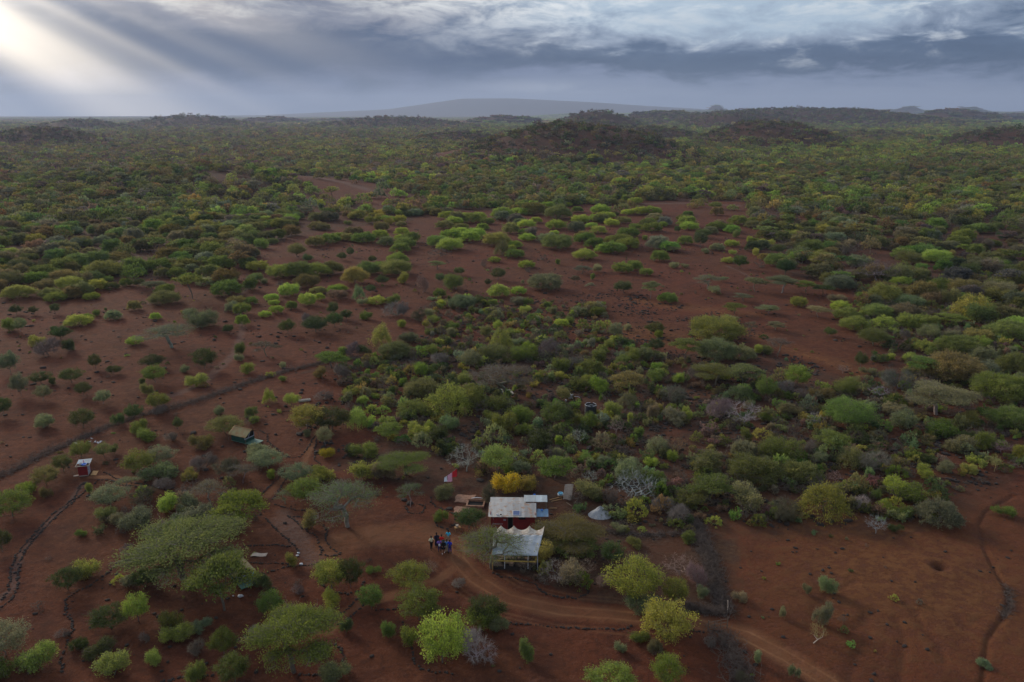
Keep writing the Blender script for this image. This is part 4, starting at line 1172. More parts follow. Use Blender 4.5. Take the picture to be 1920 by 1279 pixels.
LET = 'bgyosdk'
PT, RZ, SC_, IX, HU = [], [], [], [], []
for r0, r1, sp, lod, wmin, wmax in ((150, 420, 4.9, 1, 4.5, 9.5), (420, 800, 5.4, 1, 6, 11), (800, 1700, 7.3, 2, 6, 12), (1700, 3600, 14, 2, 10, 19), (3600, 11500, 40, 'clump', .85, 1.5)):
    x, y = wedge(r0, r1, sp)
    z = height(x, y)
    px, py = to_px(x, y)
    cv = cover(px, py)
    if lod != 'clump':
        fb = fbm(x / 45, y / 45, 3, 77)
        cv = cv * np.clip(.45 + (fb - .3) * 1.9, .35, 1.0) if r1 < 900 else cv * .95
    if r1 < 900:
        c0 = poly_in(px, py, CLEARINGS[0])
        dome = (c0 & (py < 470)) | ((py > 395) & (py < 560) & (px < 640)) | ((py > 330) & (py < 400) & (px > 640) & (px < 1150))
        cv = np.where(c0 & (py < 470) & (px > 620), .07, cv)
        cv = np.where(c0 & (py < 560) & (px < 480), .36, cv)
        cv = np.where(poly_in(px, py, CLEARINGS[1]), .07, cv)
    hl = hills_only(x, y)
    big_noise = fbm(x / 120, y / 120, 3, 88)
    keep = (pr.uniform(size=len(x)) < cv) & ((px > -160) & (px < 2080))
    for i in np.nonzero(keep)[0]:
        if r0 < 500 and not free(x[i], y[i], .9 if py[i] < 560 else 2.2): continue
        if py[i] > 640: continue
        zc = np.array(zone_colours(px[i], py[i], hl[i]))
        c = LET[pr.choice(7, p=zc / zc.sum())]
        if big_noise[i] > .56 and c in 'by': c = 'g' if pr.uniform() < .5 else 'o'
        if lod == 'clump':
            if c in 'yd': c = 'g'
            IX.append(key['clump', int(pr.integers(3))]); s_ = pr.uniform(wmin, wmax)
            SC_.append((s_, s_, s_ * pr.uniform(.7, 1.3) * (.75 if py[i] < 225 else 1)))
        else:
            if r1 < 900 and dome[i] and c in 'kyd': c = 'bgso'[int(pr.integers(4))]
            k = 'D' if (r1 < 900 and dome[i] and pr.uniform() < .8) else pr.choice(list('DSUGR'), p=(.50, .26, .10, .06, .08) if c != 'k' else (.15, .15, .1, .55, .05))
            w_ = pr.uniform(wmin, wmax) * (1.15 if k == 'U' else .95)
            IX.append(key[k, int(pr.integers(3)), 0 if (k in 'DS' and r1 <= 420) else lod])
            SC_.append((w_ / 8, w_ / 8, w_ / 8 * pr.uniform(.85, 1.3)))
        PT.append((x[i], y[i], z[i] - .1)); HU.append(tuple(q * m_ * (.85 if hl[i] > .35 else 1) for m_, q in zip((1.02, .86, 1.25) if px[i] < 880 and py[i] < 340 else (.98, .90, 1.12), vary(PAL[c] if c != 'k' else (.13, .112, .095), pr, .2)))); RZ.append(pr.uniform(0, 6.28))  # hues blued and muted, most at far left: haze painted into the leaves
for p in spare:
    pos, wm, hm = plant_pose(p)
    k = p[4] if p[4] in 'DSUGR' else 'S'
    c = p[5] if p[5] in LET else 'o'
    IX.append(key[k, int(pr.integers(3)), 0 if k in 'DS' else 1]); HU.append(tuple(q * 1.1 for q in PAL[c])); SC_.append((wm / 6.0, wm / 6.0, hm * 1.12 / NOM_H[k])); PT.append(tuple(pos)); RZ.append(pr.uniform(0, 6.28))
scatter("distant_woodland", np.array(PT), np.array(RZ), np.array(SC_), np.array(IX), MASS, "green and drab thorn woodland covering the plain and hills to the horizon", hue=HU)
print("woodland", len(PT))

# undergrowth between the near trees: small shrubs and herbs no one could count
SCRUB = [[(640, 690), (820, 640), (1010, 600), (1180, 640), (1330, 690), (1560, 730), (1640, 700), (1990, 660), (1990, 850), (1860, 900), (1760, 980), (1560, 990), (1330, 985), (1290, 1000), (1080, 1000), (1060, 900), (850, 880), (700, 830), (640, 760)],
         [(1600, 540), (1990, 500), (1990, 680), (1640, 690)], [(800, 560), (1130, 570), (1150, 640), (800, 650)],
         [(180, 930), (480, 900), (480, 1000), (180, 1010)], [(930, 1060), (1000, 1085), (1030, 1112), (1090, 1118), (1095, 1060), (1000, 1050)]]
under = []
for k, v, lod in (('S', 0, 1), ('S', 1, 1), ('S', 2, 1), ('G', 0, 1), ('G', 1, 1), ('D', 0, 1)):
    under.append((meshes[k, v, lod], (1, 1, 1)))
UND = proto_collection("undergrowth_kinds", under)
x, y = wedge(62, 330, 1.25, .62)
px, py = to_px(x, y)
ins = np.zeros(len(x), bool)
for p in SCRUB: ins |= poly_in(px, py, p)
BUILT = [(905, 925, 1030, 1062), (140, 855, 180, 900), (420, 790, 495, 838), (430, 1050, 485, 1090), (1090, 748, 1122, 782), (790, 990, 900, 1045), (1045, 905, 1080, 945), (850, 915, 905, 970)]
clear = np.ones(len(x), bool)
for a, b, c_, d in BUILT: clear &= ~((px > a) & (px < c_) & (py > b) & (py < d))
tr_d = np.minimum.reduce([line_dist(x, y, t[0]) - t[1] for t in TRACKS])
clear &= tr_d > .8
dens = np.where(ins, .50, .016) * np.where(fbm(x / 8, y / 8, 3, 3) > .5, 1.4, .5)
dens = np.where(~ins & (py > 1000) & (px > 1380) & (px < 1640), .07, dens)
kp = (pr.uniform(size=len(x)) < dens) & clear & (px > -60) & (px < 1980)
x, y, ins = x[kp], y[kp], ins[kp]
z = height(x, y)
n = len(x)
s_ = np.where(ins, pr.gamma(4, .42, n) + .35, pr.gamma(3, .2, n) + .25)
s_ = np.minimum(s_, 3.6)
ix = pr.integers(0, len(under), n)
scatter("low_undergrowth", np.stack([x, y, z - .03], 1), pr.uniform(0, 6.28, n), np.stack([s_ / 7.6, s_ / 7.6, s_ / 7.6 * pr.uniform(.8, 1.5, n)], 1), ix, UND,
        "low dry shrubs and herbs between the trees on the stony red ground",
        hue=[vary(PAL[c], pr, .2) for c in pr.choice(list('gosdky'), n)])
print("undergrowth", n)

# ------------------------------------------------------------ lava stones
M_ROCK = material("lava_rock", (.040, .030, .027), .95, noise=.7, scale=5, dark=(.018, .014, .013), bump=.5)
M_PALE = material("pale_stone", (.50, .45, .41), .9, noise=.5, scale=5, dark=(.3, .25, .22))


def rock_mesh(seed, sub=2, mat=None, flatz=.65):
    bm = bmesh.new()
    bmesh.ops.create_icosphere(bm, subdivisions=sub, radius=.5)
    r = np.random.default_rng(seed)
    ax = r.normal(size=(7, 3)); ax /= np.linalg.norm(ax, axis=1, keepdims=True)
    cut = r.uniform(.27, .46, 7)
    for v in bm.verts:
        p = np.array(v.co)
        for a, c in zip(ax, cut):
            d = p @ a
            if d > c: p = p - a * (d - c) * .85
        p = p * (1 + .07 * r.normal())
        v.co = Vector((p[0] * 1.1, p[1] * .9, p[2] * flatz))
    me = bpy.data.meshes.new("stone"); bm.to_mesh(me); bm.free()
    me.materials.append(mat or M_ROCK)
    return me


ROCKS = [rock_mesh(i) for i in range(5)]
RC = proto_collection("stone_kinds", [(m_, (.05, .04, .04)) for m_ in ROCKS])
STONY = [[(640, 700), (860, 600), (1000, 560), (1200, 540), (1400, 600), (1480, 660), (1660, 700), (1990, 640), (1990, 850), (1860, 920), (1700, 990), (1330, 985), (1060, 990), (1060, 880), (850, 870), (700, 820)],
         [(560, 770), (700, 700), (780, 720), (760, 900), (640, 880), (560, 840)]]
x, y = wedge(62, 360, .62, .62)
px, py = to_px(x, y)
st = np.full(len(x), .035)
for p in STONY: st[poly_in(px, py, p)] = .34
st[poly_in(px, py, CLEARINGS[0])] = np.maximum(st, .022)[poly_in(px, py, CLEARINGS[0])]
st[(px > 960) & (px < 1200) & (py > 1165)] = .035
st *= np.clip((fbm(x / 5, y / 5, 3, 41) - .38) * 4.5, .05, 1.6)
for a, b, c_, d in BUILT: st[(px > a) & (px < c_) & (py > b) & (py < d)] = 0
st[np.minimum.reduce([line_dist(x, y, t[0]) - t[1] for t in TRACKS]) < .3] = 0
kp = (pr.uniform(size=len(x)) < st) & (px > -40) & (px < 1960)
x, y, py = x[kp], y[kp], py[kp]
n = len(x)
s_ = np.minimum(pr.gamma(2.2, .17, n) + .12, np.where(py > 990, .5, 1.2)) * np.where(py < 700, .85, .9)
scatter("lava_stones", np.stack([x, y, height(x, y) + s_ * .08], 1), pr.uniform(0, 6.28, n), np.stack([s_ * pr.uniform(.7, 1.4, n), s_, s_ * pr.uniform(.6, 1.1, n)], 1),
        pr.integers(0, 5, n), RC, "black lava stones strewn over the red ground among the scrub")
print("stones", n)
# ------------------------------------------------------------ shaping helpers
class MB:
    """collects boxes, sheets and tubes; build() links them as one mesh object"""
    def __init__(s):
        s.bm = bmesh.new()

    def box(s, c, d, rz=0.0, M=None):
        mat = (M or Matrix.Identity(4)) @ Matrix.Translation(c) @ Matrix.Rotation(rz, 4, 'Z') @ Matrix.Diagonal((*d, 1))
        bmesh.ops.create_cube(s.bm, size=1.0, matrix=mat)
        return s

    def tube(s, pts, r, n=6, r1=None):
        pts = [Vector(p) for p in pts]
        rings = []
        for i, p in enumerate(pts):
            d = (pts[min(i + 1, len(pts) - 1)] - pts[max(i - 1, 0)]).normalized()
            a = d.cross(Vector((0, 0, 1)) if abs(d.z) < .9 else Vector((1, 0, 0))).normalized(); b = d.cross(a)
            rr = r + ((r1 if r1 is not None else r) - r) * i / (len(pts) - 1)
            rings.append([s.bm.verts.new(p + a * rr * math.cos(2 * math.pi * k / n) + b * rr * math.sin(2 * math.pi * k / n)) for k in range(n)])
        for A, B in zip(rings[:-1], rings[1:]):
            for k in range(n): s.bm.faces.new((A[k], A[(k + 1) % n], B[(k + 1) % n], B[k]))
        s.bm.faces.new(rings[0][::-1]); s.bm.faces.new(rings[-1])
        return s

    def lathe(s, prof, n=20, c=(0, 0, 0), sx=1.0, sy=1.0):
        rings = [[s.bm.verts.new((c[0] + r * sx * math.cos(2 * math.pi * k / n), c[1] + r * sy * math.sin(2 * math.pi * k / n), c[2] + z)) for k in range(n)] for r, z in prof]
        for A, B in zip(rings[:-1], rings[1:]):
            for k in range(n): s.bm.faces.new((A[k], A[(k + 1) % n], B[(k + 1) % n], B[k]))
        s.bm.faces.new(rings[0][::-1]); s.bm.faces.new(rings[-1])
        return s

    def sheet(s, f, nu, nv, th=.02):
        """a thin solid sheet from f(u, v) -> point"""
        top = [[s.bm.verts.new(f(i / nu, j / nv)) for j in range(nv + 1)] for i in range(nu + 1)]
        bot = [[s.bm.verts.new(Vector(f(i / nu, j / nv)) - Vector((0, 0, th))) for j in range(nv + 1)] for i in range(nu + 1)]
        for i in range(nu):
            for j in range(nv):
                s.bm.faces.new((top[i][j], top[i + 1][j], top[i + 1][j + 1], top[i][j + 1]))
                s.bm.faces.new((bot[i][j], bot[i][j + 1], bot[i + 1][j + 1], bot[i + 1][j]))
        for i in range(nu):
            s.bm.faces.new((top[i][0], bot[i][0], bot[i + 1][0], top[i + 1][0])); s.bm.faces.new((top[i][nv], top[i + 1][nv], bot[i + 1][nv], bot[i][nv]))
        for j in range(nv):
            s.bm.faces.new((top[0][j], top[0][j + 1], bot[0][j + 1], bot[0][j])); s.bm.faces.new((top[nu][j], bot[nu][j], bot[nu][j + 1], top[nu][j + 1]))
        return s

    def build(s, name, m, parent=None, loc=None, smooth=False):
        bmesh.ops.recalc_face_normals(s.bm, faces=s.bm.faces)
        me = bpy.data.meshes.new(name); s.bm.to_mesh(me); s.bm.free()
        me.materials.append(m)
        if smooth:
            for p in me.polygons: p.use_smooth = True
        return obj(name, me, parent, loc)


def iron(name, base, rust=.5):
    """weathered corrugated iron: sheets of different age, rust along the laps"""
    m = bpy.data.materials.new(name)
    m.use_nodes = True
    t = NT(m.node_tree)
    b = m.node_tree.nodes['Principled BSDF']
    b.inputs['Roughness'].default_value = .55
    b.inputs['Metallic'].default_value = .25
    tc = t.n('ShaderNodeTexCoord'); sp = t.n('ShaderNodeSeparateXYZ')
    t.L.new(tc.outputs['Object'], sp.inputs[0])
    wn = t.n('ShaderNodeTexWhiteNoise', noise_dimensions='1D')
    t.L.new(t.m('FLOOR', t.m('DIVIDE', sp.outputs[0], .74)), wn.inputs['W'])
    c = t.mix(t.m('MULTIPLY', wn.outputs['Value'], .65), base, tuple(v * .42 for v in base))
    n = t.noise(tc.outputs['Object'], 1.6, 6, .65)
    st = t.noise(t.xyz(t.m('MULTIPLY', sp.outputs[0], 9), t.m('MULTIPLY', sp.outputs[1], .7), 0), 1, 5, .6)
    c = t.mix(t.m('MULTIPLY', t.ss(st, .45, .7), .45), c, (.20, .19, .19))
    c = t.mix(t.m('MULTIPLY', t.ss(n, .50, .64), rust), c, (.20, .105, .06))
    t.L.new(c, b.inputs['Base Color'])
    return m


M_IRON = iron("weathered_iron", (.25, .27, .30), .9)
M_NEWIRON = iron("new_iron", (.29, .37, .45), .15)
M_BLUEIRON = iron("blue_iron", (.13, .26, .42), .1)
M_RED = material("red_paint", (.25, .022, .022), .6, noise=.6, scale=2.2, dark=(.12, .012, .014))
M_WOOD = material("pale_timber", (.42, .25, .11), .85, noise=.6, scale=6, dark=(.22, .12, .06))
M_OCHRE = material("ochre_timber", (.46, .31, .08), .8, noise=.5, scale=5)
M_DARKWOOD = material("grey_timber", (.17, .12, .09), .9, noise=.5, scale=6)
M_BLACK = material("dark_inside", (.012, .010, .010), .9)  # flat black: paints dark interiors, also colours truly black things
M_CANVAS = material("grey_canvas", (.37, .41, .46), .85, noise=.8, scale=1.3, dark=(.24, .27, .31), bump=.6)
M_TAN = material("faded_canvas", (.60, .54, .46), .9, noise=.9, scale=2.6, dark=(.34, .24, .18), bump=.5)
M_WHITE = material("white_plastic", (.55, .56, .60), .5, noise=.2, scale=5)
M_TENTGREEN = material("green_canvas", (.016, .065, .050), .75, noise=.5, scale=3)
M_FLOORGREEN = material("green_floor_boards", (.14, .24, .19), .5, noise=.6, scale=1.4, dark=(.035, .12, .09))
M_FLY = material("tan_green_fly", (.22, .20, .10), .85, noise=.8, scale=1.2, dark=(.24, .12, .055))
M_GREYTRIM = material("grey_trim", (.34, .35, .42), .7)
M_TANK = material("black_tank", (.008, .009, .014), .35, spec=.5)
M_SOLAR = material("solar_cells", (.06, .09, .22), .25, spec=.6, noise=.3, scale=20)
M_BLUE = material("blue_plastic", (.02, .16, .62), .4, noise=.3, scale=7)
M_SKYBLUE = material("light_blue_plastic", (.20, .50, .68), .4)
M_REDCLOTH = material("red_cloth", (.50, .012, .02), .8, noise=.4, scale=4)
M_PINK = material("pink_cloth", (.72, .36, .45), .85, noise=.6, scale=5, dark=(.5, .2, .3))
M_SHEET = material("beige_sheet", (.50, .41, .34), .85, noise=.7, scale=4, dark=(.33, .25, .2))
M_GRAVEL = material("pale_gravel", (.40, .41, .43), .95, noise=.8, scale=9, dark=(.24, .24, .25), bump=.8)
M_BRICK = material("pale_mud_plaster", (.32, .18, .12), .95, noise=.8, scale=3, dark=(.17, .085, .055))
M_TWIG = material("dead_thorn_brush", (.165, .125, .105), .95, noise=.8, scale=1.5, dark=(.08, .06, .052))
M_LIME = material("lime_plastic", (.45, .75, .03), .5)
M_SLAB = material("pale_concrete", (.42, .39, .35), .9, noise=.6, scale=3)
M_NET = material("green_net", (.05, .20, .13), .8, noise=.5, scale=6)


def corrugated(x0, x1, y0, y1, z0, z1, pitch=.15):
    n = int((x1 - x0) / pitch * 4)
    return MB().sheet(lambda u, v: (x0 + (x1 - x0) * u, y0 + (y1 - y0) * v, z0 + (z1 - z0) * v + .022 * math.sin(u * (x1 - x0) / pitch * 2 * math.pi)), n, 1, .006)


# ------------------------------------------------------------ the red iron shed
def build_shed():
    g = at(961, 994)
    t = empty("iron_shed", g, R(-1), "red-walled shed with a rusty corrugated iron roof and a dark doorway", "shed")
    w = MB()
    w.box((-1.66, 0, 1.0), (2.2, .06, 2.0)); w.box((1.40, 0, .72), (2.76, .06, 1.44)); w.box((.38, 0, 1.72), (.72, .06, .56)); w.box((2.2, 0, 1.72), (1.16, .06, .56))
    w.box((-.27, 0, 1.94), (.58, .06, .12)); w.box((1.18, 0, 1.955), (.88, .06, .09))
    w.box((-2.73, 1.28, 1.1), (.06, 2.5, 2.2)); w.box((2.75, 1.28, 1.1), (.06, 2.5, 2.2)); w.box((0, 2.53, 1.15), (5.4, .06, 2.3))
    w.box((-2.7, 3.4, 1.05), (.06, 1.7, 2.1)); w.box((-.6, 4.22, 1.05), (4.1, .06, 2.1)); w.box((1.42, 3.4, 1.05), (.06, 1.7, 2.1))
    w.build("wall", M_RED, t)
    corrugated(-3.0, 2.98, -.5, 2.62, 2.06, 2.42).build("roof", M_IRON, t)
    corrugated(-2.92, 1.62, 2.66, 4.45, 2.34, 2.24).build("rear_roof", M_IRON, t)
    n = corrugated(1.42, 4.40, 2.75, 4.75, 2.50, 2.42).build("extension_roof", M_NEWIRON, t)
    n['label'] = "cleaner pale blue extension roof"
    p = MB()
    for x, y in ((4.25, 2.85), (4.25, 4.6), (3.0, 4.6)): p.tube([(x, y, -.2), (x, y, 2.4)], .05)
    p.build("extension_post", M_DARKWOOD, t)
    MB().sheet(lambda u, v: (3.02 + 1.45 * u, .35 + 1.75 * v, 1.7 + .12 * v - .05 * math.sin(u * 9) * math.sin(v * 5)), 14, 10, .01).build("side_awning", M_BLUEIRON, t)
    MB().tube([(4.4, .45, -.2), (4.4, .45, 1.68)], .04).tube([(4.4, 2.0, -.2), (4.4, 2.0, 1.78)], .04).build("awning_post", M_DARKWOOD, t)
    MB().box((0, 1.28, .03), (5.3, 2.4, .06)).build("earth_floor", M_DARKWOOD, t)
    MB().box((-.27, .05, .93), (.56, .03, 1.86)).build("doorway_dark_panel", M_BLACK, t)  # black panel paints the unlit inside behind the doorway
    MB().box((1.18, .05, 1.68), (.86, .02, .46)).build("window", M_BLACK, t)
    f = MB(); f.box((-.58, -.045, .94), (.05, .03, 1.88)); f.box((.04, -.045, .94), (.05, .03, 1.88)); f.build("door_frame", M_DARKWOOD, t)
    MB().box((-.98, -.05, 1.42), (.32, .03, .20)).build("wall_plate", M_GREYTRIM, t)
    # faint white painted lettering too small to read: a row of short strokes
    l = MB(); r = np.random.default_rng(3)
    for i in range(17):
        x = -2.45 + i * .075
        l.box((x, -.036, .86 + r.uniform(-.01, .01)), (.035, .006, r.uniform(.06, .12)))
        if r.uniform() < .5: l.box((x + .018, -.036, .86 + r.choice([-.04, .04])), (.05, .005, .018))
    l.build("painted_lettering", M_WHITE, t)
    MB().tube([(-2.76, -.38, -.3), (-2.74, -.38, 1.1), (-2.77, -.36, 2.05)], .075).build("corner_post", M_WOOD, t)
    MB().box((-.2, -.30, .06), (5.8, .5, .12)).build("plinth", M_BRICK, t)
    MB().tube([(-2.5, -.06, 1.9), (-2.3, -.06, 1.4)], .012).build("cable", M_WHITE, t)
    s = empty("solar_panel", g + Vector((.48, .32, 2.16)), 0, "small blue solar panel lying on the rusty shed roof", "solar panel")
    s.rotation_euler = (R(8), 0, R(-1))
    MB().box((0, 0, .03), (.80, .90, .035)).build("cells", M_SOLAR, s)
    fr = MB()
    for c, d in (((0, .47, .03), (.90, .05, .06)), ((0, -.47, .03), (.90, .05, .06)), ((.43, 0, .03), (.05, .89, .06)), ((-.43, 0, .03), (.05, .89, .06))): fr.box(c, d)
    fr.build("frame", M_WHITE, s)
    # scraps weighing down the roof
    for i, (x, y, m, nm, lb) in enumerate(((-1.9, -.02, M_WHITE, "stone_scrap", "white stone weighing down the left front of the rusty roof"),
                                           (-1.45, -.1, M_BLACK, "stone_scrap", "dark stone weighing down the rusty roof beside the white one"))):
        o = bpy.data.objects.new("roof_stone", rock_mesh(70 + i, 1, m)); COL.objects.link(o)
        o.location = g + Vector((x, y, 2.2)); o.scale = (.3, .25, .25)
        tag(o, lb, "stone")
    o = MB().lathe([(.11, 0), (.13, .12), (.1, .16)], 10).build("plastic_basin", M_BLUE); o.location = g + Vector((3.7, 1.6, 1.86)); tag(o, "small bright blue basin lying on the blue side awning", "basin")


build_shed()


# ------------------------------------------------------------ the canvas shelter in front of it
def build_shelter():
    g = at(966, 1070)
    t = empty("canvas_shelter", g, R(-2), "open shelter under a grey-white canvas with a scalloped tan rear edge", "shelter")
    z0, z1 = 1.95, 2.55

    def main(u, v):
        x = (-2.6 + 5.1 * u) * (1 - v) + (-2.66 + 5.75 * u) * v
        return (x, 3.55 * v, z0 + (z1 - z0) * v - .06 * math.sin(v * math.pi) * (1 + .3 * math.sin(u * 22)) + .03 * math.sin(u * 40) * v)
    MB().sheet(main, 60, 14, .01).build("canvas", M_CANVAS, t, smooth=True)
    pk = [-1.82, -.30, 1.55, 3.30]

    def back(u, v):
        x = (-2.66 + 5.75 * u) * (1 - v) + (-2.2 + 5.5 * u) * v
        d = min(abs(x - p) for p in pk)
        peak = .62 * math.exp(-(d / .42)) + (.02 if x > -2 else 0)
        return (x, 3.56 + (.85 + .25 * peak) * v, z1 + (.0 + peak) * v ** 1.3 + .002)
    b = MB().sheet(back, 72, 8, .01).build("rear_canvas", M_TAN, t)
    b['label'] = "faded tan rear strip drawn up to four points"
    c = MB()
    for x in (-1.2, 1.45): c.tube([(x, .08, .2), (x, .06, 1.93)], .05)
    c.build("front_post", M_WHITE, t)
    c = MB()
    for x in pk: c.tube([(x * .985, 4.35, -.2), (x * .985, 4.42, 2.95)], .045)
    c.build("rear_post", M_DARKWOOD, t)
    MB().tube([(-2.58, .05, -.1), (-2.56, .02, 1.95)], .08).build("corner_post", M_WOOD, t)
    MB().tube([(-2.5, -.03, 1.27), (0, -.04, 1.22), (2.3, -.03, 1.2)], .085).build("railing", M_OCHRE, t)
    MB().tube([(2.55, .1, .1), (2.5, .05, 1.93)], .05).tube([(2.95, 1.9, .1), (2.9, 1.9, 2.15)], .04).build("side_post", M_GREYTRIM, t)
    MB().box((0, 1.9, .22), (5.1, 3.5, .44)).build("stone_floor", M_ROCK, t)
    r = np.random.default_rng(8)
    f = MB()
    for i in range(26):
        f.box((r.uniform(-2.4, 2.2), r.uniform(.4, 3.1), .62 + r.uniform(-.1, .1)), (r.uniform(.25, .8), r.uniform(.2, .5), r.uniform(.1, .4)), r.uniform(0, 3))
    f.build("stored_gear", M_DARKWOOD, t)


build_shelter()


# ------------------------------------------------------------ the latrine
def build_latrine():
    g = at(157, 893)
    t = empty("latrine_hut", g, R(14), "small red latrine hut with a grey door, beside the curved footpath", "hut")
    W_, D_ = 1.25, 1.5
    b = MB()
    b.box((0, 0, .85), (W_, .05, 1.4)); b.box((-W_ / 2 + .03, D_ / 2 + .03, .9), (.05, D_ - .06, 1.5)); b.box((0, D_ + .03, .95), (W_, .05, 1.6))
    b.box((W_ / 2 - .03, D_ - .1, .9), (.05, .24, 1.5))
    b.build("wall", M_RED, t)
    MB().box((W_ / 2 - .02, .66, .88), (.05, 1.22, 1.42)).build("door", M_GREYTRIM, t)
    MB().box((W_ / 2 + .02, .25, .9), (.05, .05, .2)).build("door_handle", M_BLACK, t)
    MB().box((0, .75, .07), (1.2, 1.5, .16)).build("floor_slab", M_SLAB, t)
    corrugated(-.85, .95, .62, 1.85, 1.72, 1.86).build("roof", M_NEWIRON, t)
    fr = MB()
    for c, d in (((.05, -.25, 1.64), (1.85, .06, .07)), ((-.83, .2, 1.67), (.06, .84, .07)), ((.93, .2, 1.67), (.06, .84, .07))): fr.box(c, d)
    fr.build("roof_frame", M_SHEET, t)
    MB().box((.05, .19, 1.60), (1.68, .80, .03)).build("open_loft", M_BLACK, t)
    r = MB()
    for i in range(4): r.box((1.0 + i * .19, .62, .10 - .02 * i), (.17, 1.5, .04))
    r.build("plank_step", M_WOOD, t)
    lofts = (((.25, .12), M_BLUE, .30, "blue plastic tub in the open loft of the latrine"),)
    for (x, y), m, s, lb in lofts:
        p = t.matrix_basis @ Vector((x, y, 1.63))
        o = MB().lathe([(.22, 0), (.36, .2), (.32, .2), (.2, .03)], 14).build("plastic_tub", m); o.location = p; tag(o, lb, "tub")
    p = Matrix.Translation(g) @ Matrix.Rotation(R(14), 4, 'Z')
    o = MB().lathe([(.13, 0), (.15, .1), (.14, .32), (.05, .38), (.05, .44)], 12).build("water_can", M_WHITE); o.location = p @ Vector((-.25, .35, 1.64)); tag(o, "white water can standing on the latrine roof", "can")
    o = MB().lathe([(.07, 0), (.08, .25), (.03, .34), (.03, .40)], 10).build("pink_bottle", M_PINK); o.location = p @ Vector((.0, .9, 1.78)); tag(o, "pink bottle standing on the latrine's iron roof", "bottle")
    MB_ = MB().box((0, 0, .04), (1.1, .35, .08)).build("old_board", M_SHEET); MB_.location = at(146, 892); MB_.rotation_euler.z = .4
    tag(MB_, "weathered board lying left of the red latrine", "board")


build_latrine()


# ------------------------------------------------------------ the two safari tents
def build_tent(px, py, rz, s, label, plat=True):
    g = at(px, py)
    t = empty("safari_tent", g, rz, label, "tent")
    t.scale = (s, s, s)
    L, Wd, wh, rh = 3.2, 2.2, 1.25, 2.1
    # body: low walls and a gabled inner tent; local +x is the open front
    b = MB()
    b.box((-.1, -Wd / 2, .3 + wh / 2), (L - .3, .04, wh)); b.box((-.1, Wd / 2, .3 + wh / 2), (L - .3, .04, wh)); b.box((-L / 2 + .05, 0, .3 + wh / 2), (.04, Wd, wh))
    b.box((L / 2 - .25, 0, .3 + .28), (.04, Wd, .56))
    b.build("canvas_wall", M_TENTGREEN, t)
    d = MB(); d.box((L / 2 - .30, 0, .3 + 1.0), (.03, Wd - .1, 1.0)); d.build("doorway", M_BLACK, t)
    e = MB()
    x = L / 2 - .22
    e.box((x, 0, .92), (.05, Wd, .16))
    for y in (-Wd / 2 + .06, Wd / 2 - .06): e.tube([(x, y, .9), (x, y, 1.55)], .06)
    e.tube([(x, -.35, .95), (x, .1, 1.55), (x, .3, 1.95)], .07)
    e.build("door_trim", M_GREYTRIM, t)
    for sgn, nm in ((-1, "fly_sheet"), (1, "fly_sheet")):
        def f(u, v, sgn=sgn):
            return (-L / 2 - .25 + (L + .75) * u, sgn * (v * (Wd / 2 + .45)), rh + .35 - (rh + .35 - 1.5) * v - .04 * math.sin(u * 3.14) + .02 * math.sin(u * 25) * v)
        MB().sheet(f, 24, 8, .015).build(nm, M_FLY, t, smooth=True)
    MB().tube([(-L / 2 - .25, 0, rh + .37), (L / 2 + .5, 0, rh + .37)], .035).build("ridge_pole", M_WOOD, t)
    p = MB()
    for x in (L / 2 + .42, -L / 2 - .2):
        for y in (-Wd / 2 - .4, Wd / 2 + .4): p.tube([(x, y, -.1), (x, y, 1.5)], .03)
    p.build("fly_pole", M_DARKWOOD, t)
    if plat:
        pl = MB()
        for i in range(9): pl.box((-L / 2 + .25 + i * .55, 0, .27), (.53, Wd + .1, .06))
        pl.build("floor_platform", M_FLOORGREEN, t)
    q = MB()
    for x in (-1.3, 0, 1.3, 2.8):
        for y in (-1, 1): q.tube([(x, y, -.3), (x, y, .25)], .05)
    q.build("platform_post", M_DARKWOOD, t)
    return t


build_tent(457, 827, R(-27), .95, "safari tent with an olive fly sheet on a pale green floor platform")
build_tent(451, 1083, R(-50), .8, "dark green safari tent half hidden under the spreading acacias")


# ------------------------------------------------------------ the water tank
def build_tank():
    g = at(1107, 778)
    t = empty("water_tank", g, 0, "big black plastic water tank standing in the stony scrub", "water tank")
    b = MB()
    prof = [(.98, -.1), (1.0, .05)]
    for i in range(8):
        z = .1 + i * .21
        prof += [(1.0, z), (1.03, z + .05), (1.03, z + .12), (1.0, z + .17)]
    prof += [(.98, 1.82), (.90, 1.86), (.86, 1.70), (.3, 1.68)]
    b.lathe(prof, 32).build("tank_body", M_TANK, t, smooth=False)
    rm = MB()
    r = np.random.default_rng(4)
    for k in range(9):
        a = k * 2 * math.pi / 9 + r.uniform(-.2, .2)
        rm.tube([(.95 * math.cos(a + q), .95 * math.sin(a + q), 1.9 + r.uniform(-.02, .05)) for q in (0, .15, .3, .42)], .04, 5)
    rm.build("torn_cover", M_WHITE, t)
    MB().lathe([(.3, 1.69), (.3, 1.80), (.05, 1.83)], 16, (0.1, .1, 0)).build("lid", M_TANK, t)


build_tank()


